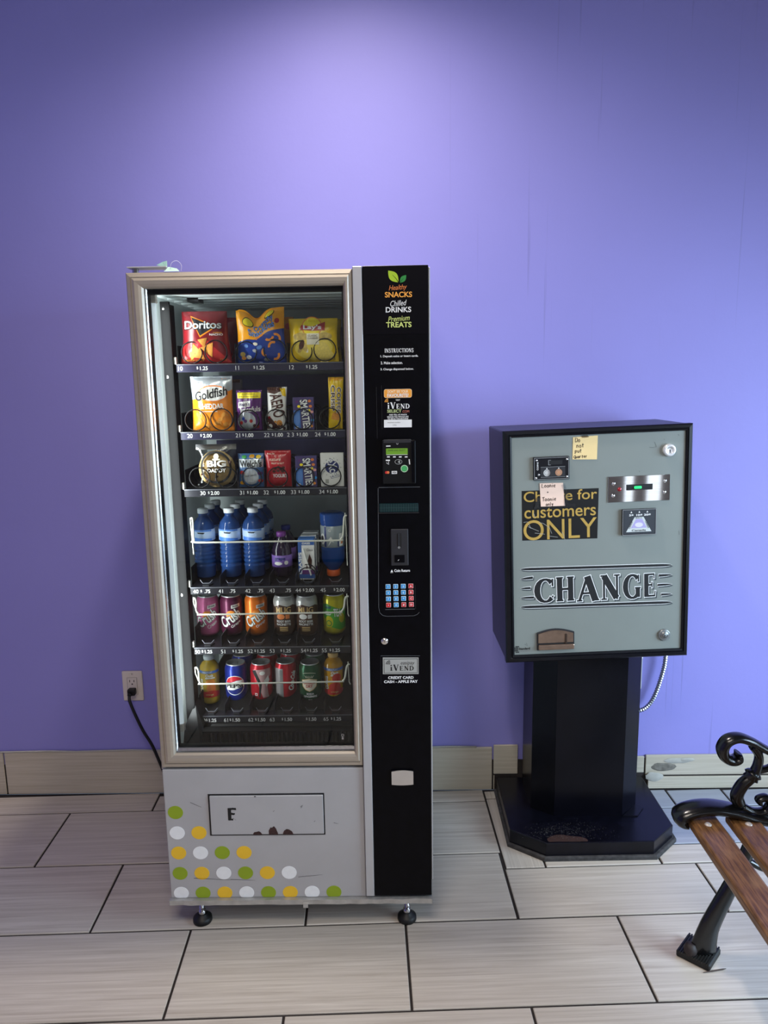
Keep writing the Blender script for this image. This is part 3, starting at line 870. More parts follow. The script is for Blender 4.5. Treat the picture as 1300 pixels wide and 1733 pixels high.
# keypad
M_kblue = mat('blue_key', (52, 152, 218), .4)
M_kred = mat('red_key', (206, 36, 46), .4)
M_krim = mat('pale_key_rim', (196, 214, 222), .4)
M_krimr = mat('pink_key_rim', (222, 160, 156), .4)
keys = ['123A', '456B', '789C', '*0#D']
for r_ in range(4):
    for c_ in range(4):
        ch = keys[r_][c_]
        px, py = 656.7 + 12.85 * c_ + .3 * r_, 992.6 + 10.4 * r_ - .35 * c_
        x, z = V(px, py)
        red = ch in 'ABCD*#'
        k_ = obj('key', box(x - .0064, x + .0064, 1.9022, 1.9046, z - .0064, z + .0064, .001), M_krimr if red else M_krim, vm)
        dec('key_face', poly(rrect(x - .0052, x + .0052, z - .0052, z + .0052, .0012, 3)), M_kred if red else M_kblue, .0002, k_, 1.9022)
        dec('key_legend', text(ch, x, z, None, .0056 if ch != '*' else .003, .02), M_txt, .0005, k_, 1.9022)
vline([(652, 1031.5), (702, 1030.5)], .9); vline([(702.5, 990), (703.5, 1030)], .6, M_dark)
# lock
x, z = V(651, 1084.5)
lk = obj('lock', lathe([(.0095, 0), (.0095, .004), (.0078, .0055), (.0068, .0045), (.006, .006), (.0035, .0065), (0, .006)], 20, 'Y', (x, 1.9046, z)), M_chrome, vm, True)
dec('keyhole', poly(rect(x - .0006, x + .0006, z - .0025, z + .0025)), M_ink, .0003, lk, 1.898)
# easipay plate
dec('sticker', pxpoly([(644, 1109.5), (711, 1109.5), (712, 1158), (645, 1158.5)]), M_black_sheet, .0004)
vline([(644.5, 1109.7), (711, 1109.7)], .7); vline([(644.3, 1110), (645, 1158)], .4, M_dark)
M_plate = mat('grey_label_print', (164, 164, 158), .5)
dec('sticker_label', pxpoly([(648, 1112.5), (708.5, 1112.5), (708.5, 1140.5), (648, 1140.8)]), M_plate, .0008)
(xa, za), (xb, zb) = V(650, 1139.3), V(707, 1114.2)
dec('sticker_border', poly(rect(xa, xb, za, za + .0012), rect(xa, xb, zb - .0012, zb), rect(xa, xa + .0012, za, zb), rect(xb - .0012, xb, za, zb)), M_ink, .001)
vtext('easipay', 690, 1122.5, 23.5, 7.5, M_dark, 0, .25, off=.001)
x, z = V(680.5, 1129.5)
dec('lettering', roman_bm('iVEND', x, z, 43 * K, 11.5 * K, scales=[1, 1, .76, .76, .76]), M_ink, .001)
x, z = V(661, 1124.5)
waves(x, z, 7.5 * K, M_ink, .001)
vtext('CREDIT CARD', 678.5, 1146.5, 43, 4.6, M_txt, .03, off=.001)
vtext('CASH - APPLE PAY', 678.5, 1153.3, 57, 4.6, M_txt, .03, off=.001)
# coin return cup
(xa, za), (xb, zb) = V(662.5, 1329), V(700, 1301.5)
obj('coin_cup', box(xa, xb, 1.8995, 1.9046, za, zb, .003, 2), M_black, vm)
cp_ = [(xa + .001, za + .006)] + [(xa + .001 + (xb - xa - .002) * i / 8, za + .0055 - .002 * math.sin(PI * i / 8)) for i in range(9)] + [(xb - .001 - (xb - xa - .002) * i / 8, zb - .004 + .0035 * math.sin(PI * i / 8)) for i in range(9)]
bm = poly(cp_)
bmesh.ops.translate(bm, vec=(0, 1.8992, 0), verts=bm.verts)
ex = bmesh.ops.extrude_face_region(bm, geom=bm.faces[:])
bmesh.ops.translate(bm, vec=(0, -.002, 0), verts=[v for v in ex['geom'] if isinstance(v, bmesh.types.BMVert)])
obj('cup_flap', bm, mat('beige_flap', (178, 168, 158), .4), vm)
# lower panel
YL = 1.912
lp = obj('lower_panel', box(MX0 + .0005, xs0 - .001, YL, 1.956, .0985, at(272, 1303, YL).z, .0025, 2), M_panel, vm)
obj('hinge_bushing', lathe([(.011, 0), (.011, .007), (0, .007)], 14, 'Z', (at(277, 1300, YL).x, 1.93, .4875)), M_steel, vm)
def VL(px, py): q = at(px, py, YL); return q.x, q.z
fx0, fz0 = VL(358, 1413); fx1, fz1 = VL(547.5, 1343.5)
dec('flap_gap', poly(rect(fx0 - .0035, fx1 + .002, fz0 - .002, fz1 + .003)), M_ink, .0006, lp, YL)
fp = obj('delivery_flap', box(fx0 + .0015, fx1 - .0015, YL - .005, YL + .004, fz0 + .003, fz1 - .0015, .0012), M_panel, vm)
fl_s = lambda n, b, m, off=.0005: dec(n, b, m, off, fp, YL - .005)
M_rust = mat('dark_rust', (58, 36, 34), .9, var=.4, scale=200)
def rough_patch(cx, cz, rx, rz):
    return poly([(cx + rx * math.cos(R(180 * i / 12)) * random.uniform(.85, 1.05), cz + rz * math.sin(R(180 * i / 12)) * random.uniform(.8, 1.05)) for i in range(13)])
for px, rx, rz in ((437, 10, 7), (463, 10, 17), (488, 11, 11)):
    x, z = VL(px, 1411)
    fl_s('chipped_patch', rough_patch(x, fz0 + .003, rx * K * .9, rz * K), M_rust)
x, z = VL(393.5, 1376)
def scuff_E(x, z, h):
    ps = []
    w = h * .62
    def bar(x0, x1, z0, z1):
        n = max(2, int(max(x1 - x0, z1 - z0) / .0013))
        for i in range(n):
            j = lambda: random.uniform(-.0006, .0006)
            if random.random() < (.3 if z1 < z else .07): continue
            if x1 - x0 > z1 - z0:
                a, b = x0 + (x1 - x0) * i / n, x0 + (x1 - x0) * (i + .95) / n
                ps.append([(a, z0 + j()), (b, z0 + j()), (b, z1 + j()), (a, z1 + j())])
            else:
                a, b = z0 + (z1 - z0) * i / n, z0 + (z1 - z0) * (i + .95) / n
                ps.append([(x0 + j(), a), (x1 + j(), a), (x1 + j(), b), (x0 + j(), b)])
    def ragged(x0, x1, z0, z1, amp):
        n = 7
        j = lambda: random.uniform(-amp, amp)
        up_ = [(x0 + (x1 - x0) * i / n, z1 + j()) for i in range(n + 1)]
        dn_ = [(x0 + (x1 - x0) * i / n + (j() if i == n else 0), z0 + j()) for i in range(n, -1, -1)]
        ps.append(up_ + dn_)
    L0 = x - w / 2
    ragged(L0, L0 + h * .25, z - h / 2, z + h / 2, .0006)
    ragged(L0 + h * .25, x + w / 2, z + h * .33, z + h / 2, .0009)
    ragged(L0 + h * .25, x + w * .36, z - h * .06, z + h * .10, .0012)
    ragged(L0 + h * .25, x + w * .10, z - h / 2, z - h * .37, .0009)
    for i in range(7):
        xa_ = x + w * random.uniform(.0, .45); za_ = z - h * random.uniform(.36, .5)
        ps.append(rect(xa_, xa_ + .0016, za_, za_ + .0011))
    return poly(*ps)
fl_s('worn_letter', scuff_E(x, z, 25 * K), M_ink)
for px, py in ((510, 1363), (512, 1362), (511, 1364.5), (464, 1371), (533, 1388)):
    x, z = VL(px, py); fl_s('scuff_mark', poly(*ribbon([(x - .002, z - .0018), (x + .0015, z + .002)], .0009)), M_dark)
x, z = VL(432, 1344); fl_s('scuff_mark', poly(ell(x, fz1 - .003, .003, .0016, 8)), M_ink)
for a, b in (((328, 1486), (390, 1489)), ((390, 1488), (432, 1489.5)), ((505, 1484), (546, 1480)), ((565, 1392), (573, 1394)), ((322, 1358), (341, 1366))):
    dec('scratch', poly(*ribbon([VL(*a), VL(*b)], [.0011, .0004])), M_dark, .0007, lp, YL)
M_dg, M_dw, M_dy = mat('olive_green_dot', (138, 160, 30), .45), mat('white_dot', (232, 234, 234), .4, bump=.2, scale=60), mat('mustard_dot', (232, 186, 46), .45)
rows_ = [(297, 1375, 'g'), (300, 1409.5, 'wy'), (302.5, 1443.5, 'ywgy'), (305, 1478, 'gywgyw'), (307, 1511.5, 'wgywgywg')]
zb_lim = .0995
for px, py, s in rows_:
    for i, c_ in enumerate(s):
        x, z = VL(px + 36.9 * i, py - .3 * i)
        pts = [(a, max(b, zb_lim)) for a, b in ell(x, z, .0212, .0198, 26)]
        bm = poly(pts)
        bmesh.ops.translate(bm, vec=(0, YL, 0), verts=bm.verts)
        ex = bmesh.ops.extrude_face_region(bm, geom=bm.faces[:])
        bmesh.ops.translate(bm, vec=(0, -.0007, 0), verts=[v for v in ex['geom'] if isinstance(v, bmesh.types.BMVert)])
        obj('dot_sticker', bm, {'g': M_dg, 'w': M_dw, 'y': M_dy}[c_], vm)
# bottom lip wrapped in silver tape, feet
bm = box(MX0 - .001, MX1 - .001, 1.900, 1.95, .084, .0985)
bmesh.ops.subdivide_edges(bm, edges=[e for e in bm.edges if e.calc_length() > .3], cuts=60)
for v in bm.verts: v.co += noise.noise_vector(v.co * 30) * .0018
obj('bottom_lip', bm, mat('wrinkled_silver_tape', (176, 174, 170), .35, .5, var=.15, scale=40, bump=.4), vm)
x = at(517, 1530, 1.896).x
obj('tape_tail', poly([(x - .008, .099), (x + .008, .1), (x + .002, .085), (x - .006, .083)]) if False else box(x - .007, x + .007, 1.8985, 1.9000, .074, .090, .0003), MATS['wrinkled_silver_tape'], vm)
for x, y in ((on_z(342, 1562, 0).x, 1.945), (on_z(689, 1557, 0).x, 1.945), (-.57, 2.48), (.03, 2.48)):
    f = obj('levelling_foot', lathe([(0, 0), (.026, 0), (.0275, .003), (.0268, .013), (.0225, .0165), (.0135, .0235), (.0125, .0255), (0, .0255)], 24, 'Z', (x, y, 0)), M_rubber, vm, True)
    obj('foot_stem', lathe([(.0105, .025), (.0105, .036), (.008, .037), (.008, .093)], 12, 'Z', (x, y, 0)), M_steel, f, True)
# hinge plate on the top corner
obj('hinge_plate', box(MX0 + .003, MX0 + .10, 1.915, 1.96, 1.8125, 1.8155, .0008), M_silver, vm)
obj('hinge_pin', lathe([(.008, 1.8005), (.008, 1.8126), (0, 1.8126)], 14, 'Z', (MX0 + .02, 1.93, 0)), M_steel, vm)

# ---- inside: posts, lamp tube, trays
YS = 2.03                                          # front plane of the trays
px_l = [(299, 616), (306, 730), (312, 827), (325, 993), (329, 1095), (335, 1211)]
trays_px = [(299, 584, 616.5, 613, 13), (306, 586, 731, 728, 12.5), (312, 588, 827, 826, 12.5), (324, 592, 994, 990, 12.5), (329, 592, 1096, 1092, 12.5), (335, 594, 1212, 1208, 12.5)]
TRX0, TRX1 = -.5655, -.1205
trays, TZ = [], []
for k, (pl_, pr_, ya, yb_, hp) in enumerate(trays_px):
    za = at((pl_ + pr_) / 2, (ya + yb_) / 2, YS).z
    TZ.append(za)
for xp in (TRX0 - .029, TRX1 + .003):
    obj('shelf_post', box(xp, xp + (.022 if xp < -.3 else .012), 2.015, 2.03, .555 if xp > -.3 else .56, 1.742), M_rail, vm)
obj('shelf_post', box(TRX0 - .0068, TRX0 - .005, 2.015, 2.06, .56, 1.735), M_rail, vm)
for zz in (1.725, at(318, 1010, YS).z + .01, 1.55):
    obj('post_screw', lathe([(.0042, 0), (.0036, .0015), (0, .002)], 10, 'Y', (TRX0 - .021, 2.0148, zz)), M_steel, vm)
# lamp tube on the left
M_tube = mat('glowing_lamp_tube', (214, 226, 238), .4, emit=.55)
obj('lamp_tube', tube([(IX0 + .022, 1.966, .60), (IX0 + .022, 1.966, 1.735)], .0075, 12), M_tube, vm, True)
obj('lamp_socket', join([box(IX0 + .008, IX0 + .031, 1.957, 1.977, .578, .602, .002), box(IX0 + .008, IX0 + .031, 1.957, 1.977, 1.733, 1.757, .002)]), M_white, vm)
LD = Vector((-.42, -.90, 0)).normalized()
li = area('case_lamp', (IX0 + .026, 1.979, 1.17), (.5, .86, 0), .012, 1.12, 3.8, (.95, .98, 1))
li.rotation_euler = Matrix((Vector((0, 0, 1)).cross(LD), Vector((0, 0, 1)), LD)).transposed().to_euler()
li.data.size, li.data.size_y = .02, 1.12
PRICES = [
 (622.5, [('10', 306), ('$1.25', 344), ('11', 402), ('$1.25', 440), ('12', 494), ('$1.25', 529)]),
 (736.5, [('20', 322), ('$2.00', 350), ('21', 403), ('$1.00', 421), ('22', 452), ('$1.00', 471), ('2 3', 492), ('$1.00', 513), ('24', 538), ('$1.00', 560)]),
 (833.5, [('30', 344), ('$2.00', 363), ('31', 410), ('$1.00', 429), ('32', 451), ('$1.00', 475), ('33', 497), ('$1.00', 516), ('34', 545), ('$1.00', 564)]),
 (999.5, [('40', 332), ('$.75', 350), ('41', 374), ('.75', 394), ('42', 420), ('.75', 441), ('43', 461), ('.75', 488), ('44', 505), ('$2.00', 523), ('45', 547), ('$2.00', 575)]),
 (1101.5, [('50', 335), ('$1.25', 352), ('51', 378), ('$1.25', 404), ('52', 424), ('$1.25', 441), ('53', 461), ('$1.25', 485), ('54', 514), ('$1.25', 530), ('55', 549), ('$1.25', 568)]),
 (1217.5, [('60', 344), ('$1.25', 359), ('61', 383), ('$1.50', 399), ('62', 425), ('$1.50', 442), ('63', 461), ('$1.50', 487), ('$1.50', 528), ('65', 552), ('$1.25', 570)])]
KS = .00158
dividers = [[398, 486], [398, 445, 489, 535], [402, 447, 494, 540], [372, 414, 456, 500, 541], [374, 415, 460, 502, 543], [380, 422, 464, 506, 548]]
M_divider = mat('smoked_divider', (30, 30, 38), .3)
COILW = .0017
def coil(cx, cz, r, y0, y1, pitch):
    pts = []
    n = 20
    for i in range(n + 1):
        a = R(-90 + 360 * i / n)
        pts.append((cx + r * math.cos(a), y0 - .0015 * math.sin(a), cz + r * math.sin(a)))
    turns = int((y1 - y0) / pitch)
    for i in range(1, turns * 14 + 1):
        a = R(-90 + 360 * i / 14)
        pts.append((cx + r * math.cos(a), y0 + pitch * i / 14, cz + r * math.sin(a)))
    return tube(pts, COILW, 5, up=(0, 1, 0))
coils = [[(324.6, 595, 17.5), (365.5, 595, 18.5), (417, 595, 17), (465, 594.5, 18.5), (511, 594, 17), (550, 594, 18.5)],
         [(331, 709, 18), (375, 709, 18.5), (421, 708, 17), (467, 708, 17), (512, 707, 17), (558.5, 706, 17.5)],
         [(338, 808, 17.5), (383, 808, 18), (426, 806, 17), (470, 807, 17), (515.5, 806, 17), (560, 806, 17.5)],
         [(520, 968, 15)], [], []]
M_strip = mat('dark_navy_strip', (36, 34, 58), .4)
M_clearp = mat('smoky_clear_plastic', (96, 98, 104), .25, trans=0, spec=.6)
for k in range(6):
    z = TZ[k]
    th = hpx = .0195
    tr = obj('shelf_tray', box(TRX0, TRX1, YS + .002, 2.44, z - .007, z - .001), M_tray, vm)
    trays.append(tr)
    obj('price_strip', box(TRX0, TRX1, YS - .003, YS + .004, z - .0205, z, .0008), M_strip if k < 2 else M_tray, tr)
    obj('strip_edge', box(TRX0, TRX1, YS - .0042, YS - .0028, z - .0017, z + .0004), mat('grey_strip_edge', (110, 112, 120), .35, .3), tr)
    obj('tray_back', box(TRX0, TRX1, 2.44, 2.446, z - .01, z + (.115, .15, .10, .05, .06, .06)[k]), M_navy if k < 3 else M_black_mat, tr)
    obj('tray_side', box(TRX0 - .003, TRX0, 2.06, 2.44, z - .01, z + .05), M_black_mat, tr)
    obj('tray_side', box(TRX1, TRX1 + .003, 2.06, 2.44, z - .01, z + .05), M_black_mat, tr)
    for xs_ in (TRX0 - .0015, TRX1 + .005):
        obj('tray_clip', box(xs_ - .0032, xs_ + .0032, YS - .006, YS + .006, z + .0005, z + .019, .0012), M_white, tr)
    for d_ in dividers[k]:
        x = at(d_, trays_px[k][2] - 10, YS).x
        obj('lane_divider', box(x - .0008, x + .0008, YS + .004, 2.43, z, z + (.052 if k < 3 else .03)), M_divider, tr)
    y_, items = PRICES[k]
    for s, px in items:
        q = at(px, y_ - (px - 330) * .012 + 1, YS)
        pr = '.' in s
        if pr and s.startswith('$'):
            bmt = join([text('$', q.x - .0145, q.z + .001, None, .0078, .005), text(s[1:], q.x + .0025, q.z, None, .0102, .018)])
        else:
            bmt = text(s, q.x, q.z, None, .0102 if pr else .0108, .018 if pr else 0)
        lay('price_label', bmt, M_txt, tr, flat(tr, YS - .003), .0006, 0)
    for cxp, czp, rp in coils[k]:
        q = at(cxp, czp, YS + .006)
        r_ = rp * KS
        obj('coil', coil(q.x, z + r_ + .003, r_, YS + .006, 2.42, .075), M_coil, tr, True)
    if k >= 3:
        for i in range(6):
            pxs = [(350, 393, 435, 479, 522, 568), (353, 396, 438, 482, 523, 568), (359, 402, 444, 486, 527, 568)][k - 3]
            x = at(pxs[i], trays_px[k][2] - 12, YS + .02).x
            w_ = .017
            obj('lane_stop', tube([(x - w_, YS + .016, z + .016), (x - w_ * .55, YS + .010, z + .008), (x + w_ * .55, YS + .010, z + .008), (x + w_, YS + .016, z + .016)], .0011, 6), MATS['grey_strip_edge'], tr)
            obj('lane_ramp', prism([(x - w_ * .5, YS + .006), (x + w_ * .5, YS + .006), (x + w_ * .9, YS + .03), (x - w_ * .9, YS + .03)], z - .001, z + .004), M_dark, tr)
# white guard wires
for k, pts in ((3, [(322, 878), (325, 877), (326.5, 884), (327.5, 906), (329, 914), (334, 918), (450, 916.5), (570, 914.5), (577, 912), (580.5, 905), (582, 880), (583.5, 874), (587, 872)]),
               (4, [(327, 1012), (330, 1013), (332, 1020), (332, 1032), (336, 1038.5), (344, 1040), (450, 1038.5), (568, 1036.5), (577, 1035), (582, 1028), (584, 1014), (586, 1010), (590, 1009)]),
               (5, [(330, 1130), (333, 1130), (336, 1136), (337, 1150), (339, 1156), (345, 1157.5), (450, 1156), (570, 1153.5), (580, 1152), (584, 1146), (586.5, 1130), (589, 1125), (592, 1124)])):
    P = catmull([at(a, b, YS - .012) for a, b in pts], 5)
    obj('guard_wire', tube(P, .0024, 8), M_wire, trays[k], True)
    a, b = pts[0]
    obj('guard_wire', tube([at(a, b, YS - .012), at(a + 1, b + 10, YS - .01), at(a + 6, b + 60 if k == 3 else b + 22, YS - .006)], .0014, 6), M_wire, trays[k])
    a, b = pts[-1]
    obj('guard_wire', tube([at(a - 3, b - 4, YS - .012), at(a - 1, b + 30, YS - .008), at(a + 1, b + (85 if k == 3 else 34), YS - .006)], .0014, 6), M_wire, trays[k])
# delivery chute below the trays
zc = TZ[5] - .03
obj('chute', join([prism([(-.59, 1.96), (IX1 - .004, 1.96), (IX1 - .004, 2.30), (-.59, 2.30)], .505, .512)]), M_black_mat, vm)
bm = bmesh.new()
vv = [bm.verts.new(p_) for p_ in ((-.53, 2.02, .565), (-.115, 2.02, .565), (-.13, 2.16, .645), (-.50, 2.16, .645), (-.53, 2.02, .512), (-.115, 2.02, .512))]
bm.faces.new(vv[:4]); bm.faces.new((vv[4], vv[5], vv[1], vv[0]))
obj('chute_slope', bm, M_black_mat, vm)
obj('chute_grille', join([box(-.535 + .0125 * i, -.530 + .0125 * i, 1.985, 2.012, .515, .562) for i in range(34)]), M_dark, vm)
obj('chute_lip', box(-.545, -.105, 1.983, 2.015, .562, .567), M_black_mat, vm)
bm = bmesh.new()
vv = [bm.verts.new(p_) for p_ in ((-.598, 1.965, .515), (-.545, 1.965, .515), (-.545, 2.0, .575), (-.57, 2.02, .635), (-.598, 2.0, .575))]
vw = [bm.verts.new(v.co + Vector((0, .06, 0))) for v in vv]
bm.faces.new(vv); bm.faces.new(vw[::-1])
for i in range(5): bm.faces.new((vv[i], vv[(i + 1) % 5], vw[(i + 1) % 5], vw[i]))
obj('corner_guard', bm, M_black_mat, vm)
obj('chute_end', prism([(-.118, 2.0), (-.106, 2.0), (-.106, 2.25), (-.118, 2.25)], .512, .66), M_silver, vm)
q = at(580, 1246, 1.9265)
dec('glass_mark', join([poly(*ring(q.x, q.z + .003, .0034, .0009, n=14)), text('8', q.x, q.z - .006, None, .007)]), M_txt, .0003, None, 1.9268)

# torn paper and lint on top of the machine
M_paper_g = mat('pale_green_paper', (176, 212, 196), .8, var=.05)
bx_ = at(283, 455, 1.93).x
def scrap(pts, bend):
    bm = bmesh.new()
    a = [bm.verts.new(p_) for p_ in pts]
    b = [bm.verts.new(Vector(p_) + Vector((.0003, .0012, .0003))) for p_ in pts]
    n = len(pts)
    bm.faces.new(a); bm.faces.new(b[::-1])
    for i in range(n): bm.faces.new((a[i], a[(i + 1) % n], b[(i + 1) % n], b[i]))
    return bm
ps = thing('paper_scrap', (bx_, 1.925, 1.802), 'torn pale green paper scrap on top of the vending machine', 'paper')
obj('folded_sheet', join([scrap([(bx_ - .022, 1.915, 1.818), (bx_ - .008, 1.92, 1.826), (bx_ + .002, 1.923, 1.829), (bx_, 1.93, 1.812), (bx_ - .006, 1.935, 1.8175)], 0),
    scrap([(bx_ - .004, 1.912, 1.8025), (bx_ + .034, 1.912, 1.8025), (bx_ + .024, 1.925, 1.811), (bx_ + .004, 1.926, 1.815)], 0)]), M_paper_g, ps)
obj('curled_thread', tube(catmull([(bx_ + .010, 1.92, 1.806), (bx_ + .014, 1.92, 1.823), (bx_ + .026, 1.925, 1.829), (bx_ + .035, 1.93, 1.820), (bx_ + .034, 1.93, 1.806)], 5), .0006, 5), mat('pale_lint', (200, 196, 222), .9), ps)

# ================================================================== PACKETS
def pack_surf(w, h, t, wt=1, wb_=1, zt=None, seal=.05, tilt=0, crk=.0016, seed=0, box_=False):
    """front of a pillow packet: x in -w/2..w/2, z in 0..h"""
    def f(x, z, off, back=False):
        u = max(-1, min(1, 2 * x / w)); v = max(0, min(1, z / h))
        if box_:
            return Vector((x + tilt * z, (t / 2 if back else -t / 2 - off), z))
        wid = (wb_ + (wt - wb_) * v) * (1 - .05 * math.sin(PI * v) ** 2)
        e = min(v / seal, (1 - v) / seal, 1) if seal else 1
        vv_ = max(0, min(1, (v - seal * .8) / (1 - 1.6 * seal)))
        th = t / 2 * math.sin(PI * vv_) ** .55 * (1 - abs(u) ** 2.6) ** .75 if 0 < vv_ < 1 else 0
        c_ = crk * noise.noise(Vector((u * 2.2 + seed, v * 3 + seed * 2, seed))) * (1 - abs(u) ** 6) + crk * .6 * noise.noise(Vector((u * 5 + seed, v * 6, seed * 3)))
        y = -(th + .0008 + c_) - off if not back else (th * .8 + .0008)
        zz = z if zt is None else z * zt(u)
        return Vector((x * wid + tilt * z, y, zz))
    return f
def packet(name, px0, px1, pyt, k, t, m, label, cat, group, Yi=2.056, wt=1, wb_=1, zt=None, seal=.05, tilt=0, crk=.0026, box_=False, rotz=0, bands=None, smooth=True):
    """a packet standing on tray k between two pixel columns; returns object, surface, w, h"""
    z0 = TZ[k] + .0005
    pyb = trays_px[k][2] - 3
    xa, xb = at(px0, (pyt + pyb) / 2, Yi).x, at(px1, (pyt + pyb) / 2, Yi).x
    h = at((px0 + px1) / 2, pyt, Yi).z - z0
    w = xb - xa
    sf = pack_surf(w, h, t, wt, wb_, zt, seal, tilt, crk, random.random() * 20, box_)
    bm = bmesh.new()
    if box_:
        bm = box(-w / 2, w / 2, -t / 2, t / 2, 0, h, .0008)
        for v in bm.verts: v.co.x += tilt * v.co.z
    else:
        nu, nv = 22, 28
        F = [[bm.verts.new(sf((i / nu - .5) * w, j / nv * h, 0)) for i in range(nu + 1)] for j in range(nv + 1)]
        B = [[bm.verts.new(sf((i / nu - .5) * w, j / nv * h, 0, True)) for i in range(nu + 1)] for j in range(nv + 1)]
        for j in range(nv):
            for i in range(nu):
                bm.faces.new((F[j][i], F[j][i + 1], F[j + 1][i + 1], F[j + 1][i]))
                bm.faces.new((B[j][i + 1], B[j][i], B[j + 1][i], B[j + 1][i + 1]))
        for j in range(nv):
            bm.faces.new((B[j][0], F[j][0], F[j + 1][0], B[j + 1][0])); bm.faces.new((F[j][nu], B[j][nu], B[j + 1][nu], F[j + 1][nu]))
        for i in range(nu):
            bm.faces.new((F[nv][i], F[nv][i + 1], B[nv][i + 1], B[nv][i])); bm.faces.new((B[0][i], B[0][i + 1], F[0][i + 1], F[0][i]))
    o = obj(name, bm, m, None, smooth and not box_)
    o.location = ((xa + xb) / 2, Yi, z0)
    o.rotation_euler.z = rotz
    tag(o, label, cat, group)
    return o, sf, w, h
def pr(o, sf, name, bm, m, off=.0006): return lay(name, bm, m, o, sf, off, .006)
G1, G2, G3 = 'snacks on the top shelf', 'snacks on the second shelf', 'snacks on the third shelf'
FILM = dict(rough=.28, spec=.6)
M_red = mat('dark_red_film', (124, 22, 30), **FILM)
M_redl = mat('red_film_print', (176, 40, 42), **FILM)
M_chip = mat('tortilla_chip_print', (222, 150, 62), .5, var=.15, scale=300)
M_yel = mat('yellow_film', (236, 196, 20), **FILM)
M_yeld = mat('golden_film_print', (236, 168, 24), **FILM)
M_orangef = mat('orange_film', (250, 166, 14), **FILM)
M_bluef = mat('blue_film', (30, 62, 150), **FILM)
M_bluel = mat('light_blue_print', (96, 140, 210), .4)
M_bread = mat('potato_print', (198, 170, 92), .5, var=.2, scale=120)
M_purp = mat('purple_film', (92, 40, 110), **FILM)
M_sil = mat('silver_film', (196, 202, 208), .25, .4)
M_gold = mat('orange_cheddar_film', (234, 138, 30), .28, var=.15, scale=60, spec=.6)
M_brown = mat('brown_print', (74, 40, 30), .45)
M_cream = mat('cream_film', (238, 230, 208), **FILM)
M_wf = mat('white_film', (232, 230, 226), **FILM)
M_puff = mat('orange_puff_print', (240, 146, 50), .5, var=.15, scale=300)
# --- shelf 10..12
o, s, w, h = packet('chip_bag', 306, 390, 527, 0, .045, M_red, 'red tortilla chip bag standing at price label 10', 'chip bag', G1, wt=.90, wb_=1.03)
pr(o, s, 'print', poly([(-w * .5, .004), (w * .5, .004), (w * .05, h * .47), (-w * .2, h * .42), (-w * .5, h * .36)]), M_redl, .0004)
pr(o, s, 'print', poly([(-w * .30, h * .92), (w * .30, h * .70), (-w * .08, h * .50)]), M_gold, .0007)
pr(o, s, 'print', poly([(-w * .275, h * .89), (w * .25, h * .70), (-w * .075, h * .535)]), M_ink, .001)
pr(o, s, 'lettering', text('Doritos', -w * .02, h * .735, w * .84, h * .17, .05), M_ink, .0013)
pr(o, s, 'lettering', text('Doritos', -w * .02, h * .74, w * .81, h * .15, .02), M_txt, .0017)
pr(o, s, 'lettering', text('NACHO', w * .27, h * .555, w * .28, h * .04, .02), M_txt, .001)
pr(o, s, 'lettering', text('CHEESE', w * .30, h * .59, w * .18, h * .022, .02), M_org, .001)
for a, b, c_, r_ in ((.08, .28, .17, 20), (-.20, .27, .13, 75), (-.12, .18, .14, 50), (-.02, .42, .12, 10), (-.26, .16, .1, 100)):
    pr(o, s, 'print', poly([(a * w + c_ * w * math.cos(R(r_ + q)), b * h + c_ * w * math.sin(R(r_ + q))) for q in (30, 150, 270)]), M_chip, .001)
pr(o, s, 'lettering', text('nouvelle saveur', -w * .24, h * .08, w * .42, h * .05, .01), M_chip, .001)
pr(o, s, 'lettering', text('75 g', w * .34, h * .08, w * .14, h * .04), M_chip, .001)
zt11 = lambda u: 1 - .17 * math.exp(-((u + .15) / .33) ** 2) + .035 * max(0, u) - .02 * (u < -.9)
o, s, w, h = packet('chip_bag', 401, 483, 523, 0, .046, M_bluef, 'orange and blue cheese puff bag with a notched top edge', 'chip bag', G1, wt=.99, wb_=1.02, zt=zt11)
pr(o, s, 'print', poly([(-w * .5, h), (-w * .5, h * .40), (-w * .38, h * .42), (-w * .1, h * .52), (w * .2, h * .585), (w * .5, h * .62), (w * .5, h), (w * .25, h), (0, h), (-w * .25, h)]), M_orangef, .0005)
pr(o, s, 'print', poly(ell(-w * .25, h * .80, w * .13, h * .085, rot=R(30))), M_ink, .0009)
pr(o, s, 'print', poly(ell(-w * .25, h * .80, w * .115, h * .07, rot=R(30))), mat('lemon_print', (250, 226, 40), .4), .0013)
pr(o, s, 'print', poly(ell(w * .2, h * .90, w * .11, h * .05, rot=R(25))), M_ink, .0009)
pr(o, s, 'print', poly(ell(w * .2, h * .905, w * .095, h * .038, rot=R(25))), MATS['lemon_print'], .0013)
for off_, m_, g in ((.0011, M_ink, .05), (.0016, M_bluel, .015)):
    pr(o, s, 'lettering', text('Crunchy', w * .08, h * .775, w * .42, h * .15, g, 0, R(16)), m_, off_)
    pr(o, s, 'lettering', text('Snackies', w * .03, h * .665, w * .56, h * .13, g, 0, R(12)), m_, off_)
pr(o, s, 'print', poly(ell(w * .36, h * .76, w * .05)), M_redl, .001)
for a, b, r_ in ((.0, .50, 40), (.2, .50, 215), (.33, .44, -20), (.27, .30, 60), (.12, .22, 130), (.28, .15, 250)):
    pr(o, s, 'print', poly(*ring(a * w, b * h, w * .085, w * .045, n=8, a0=r_, a1=r_ + 130)), M_puff, .001)
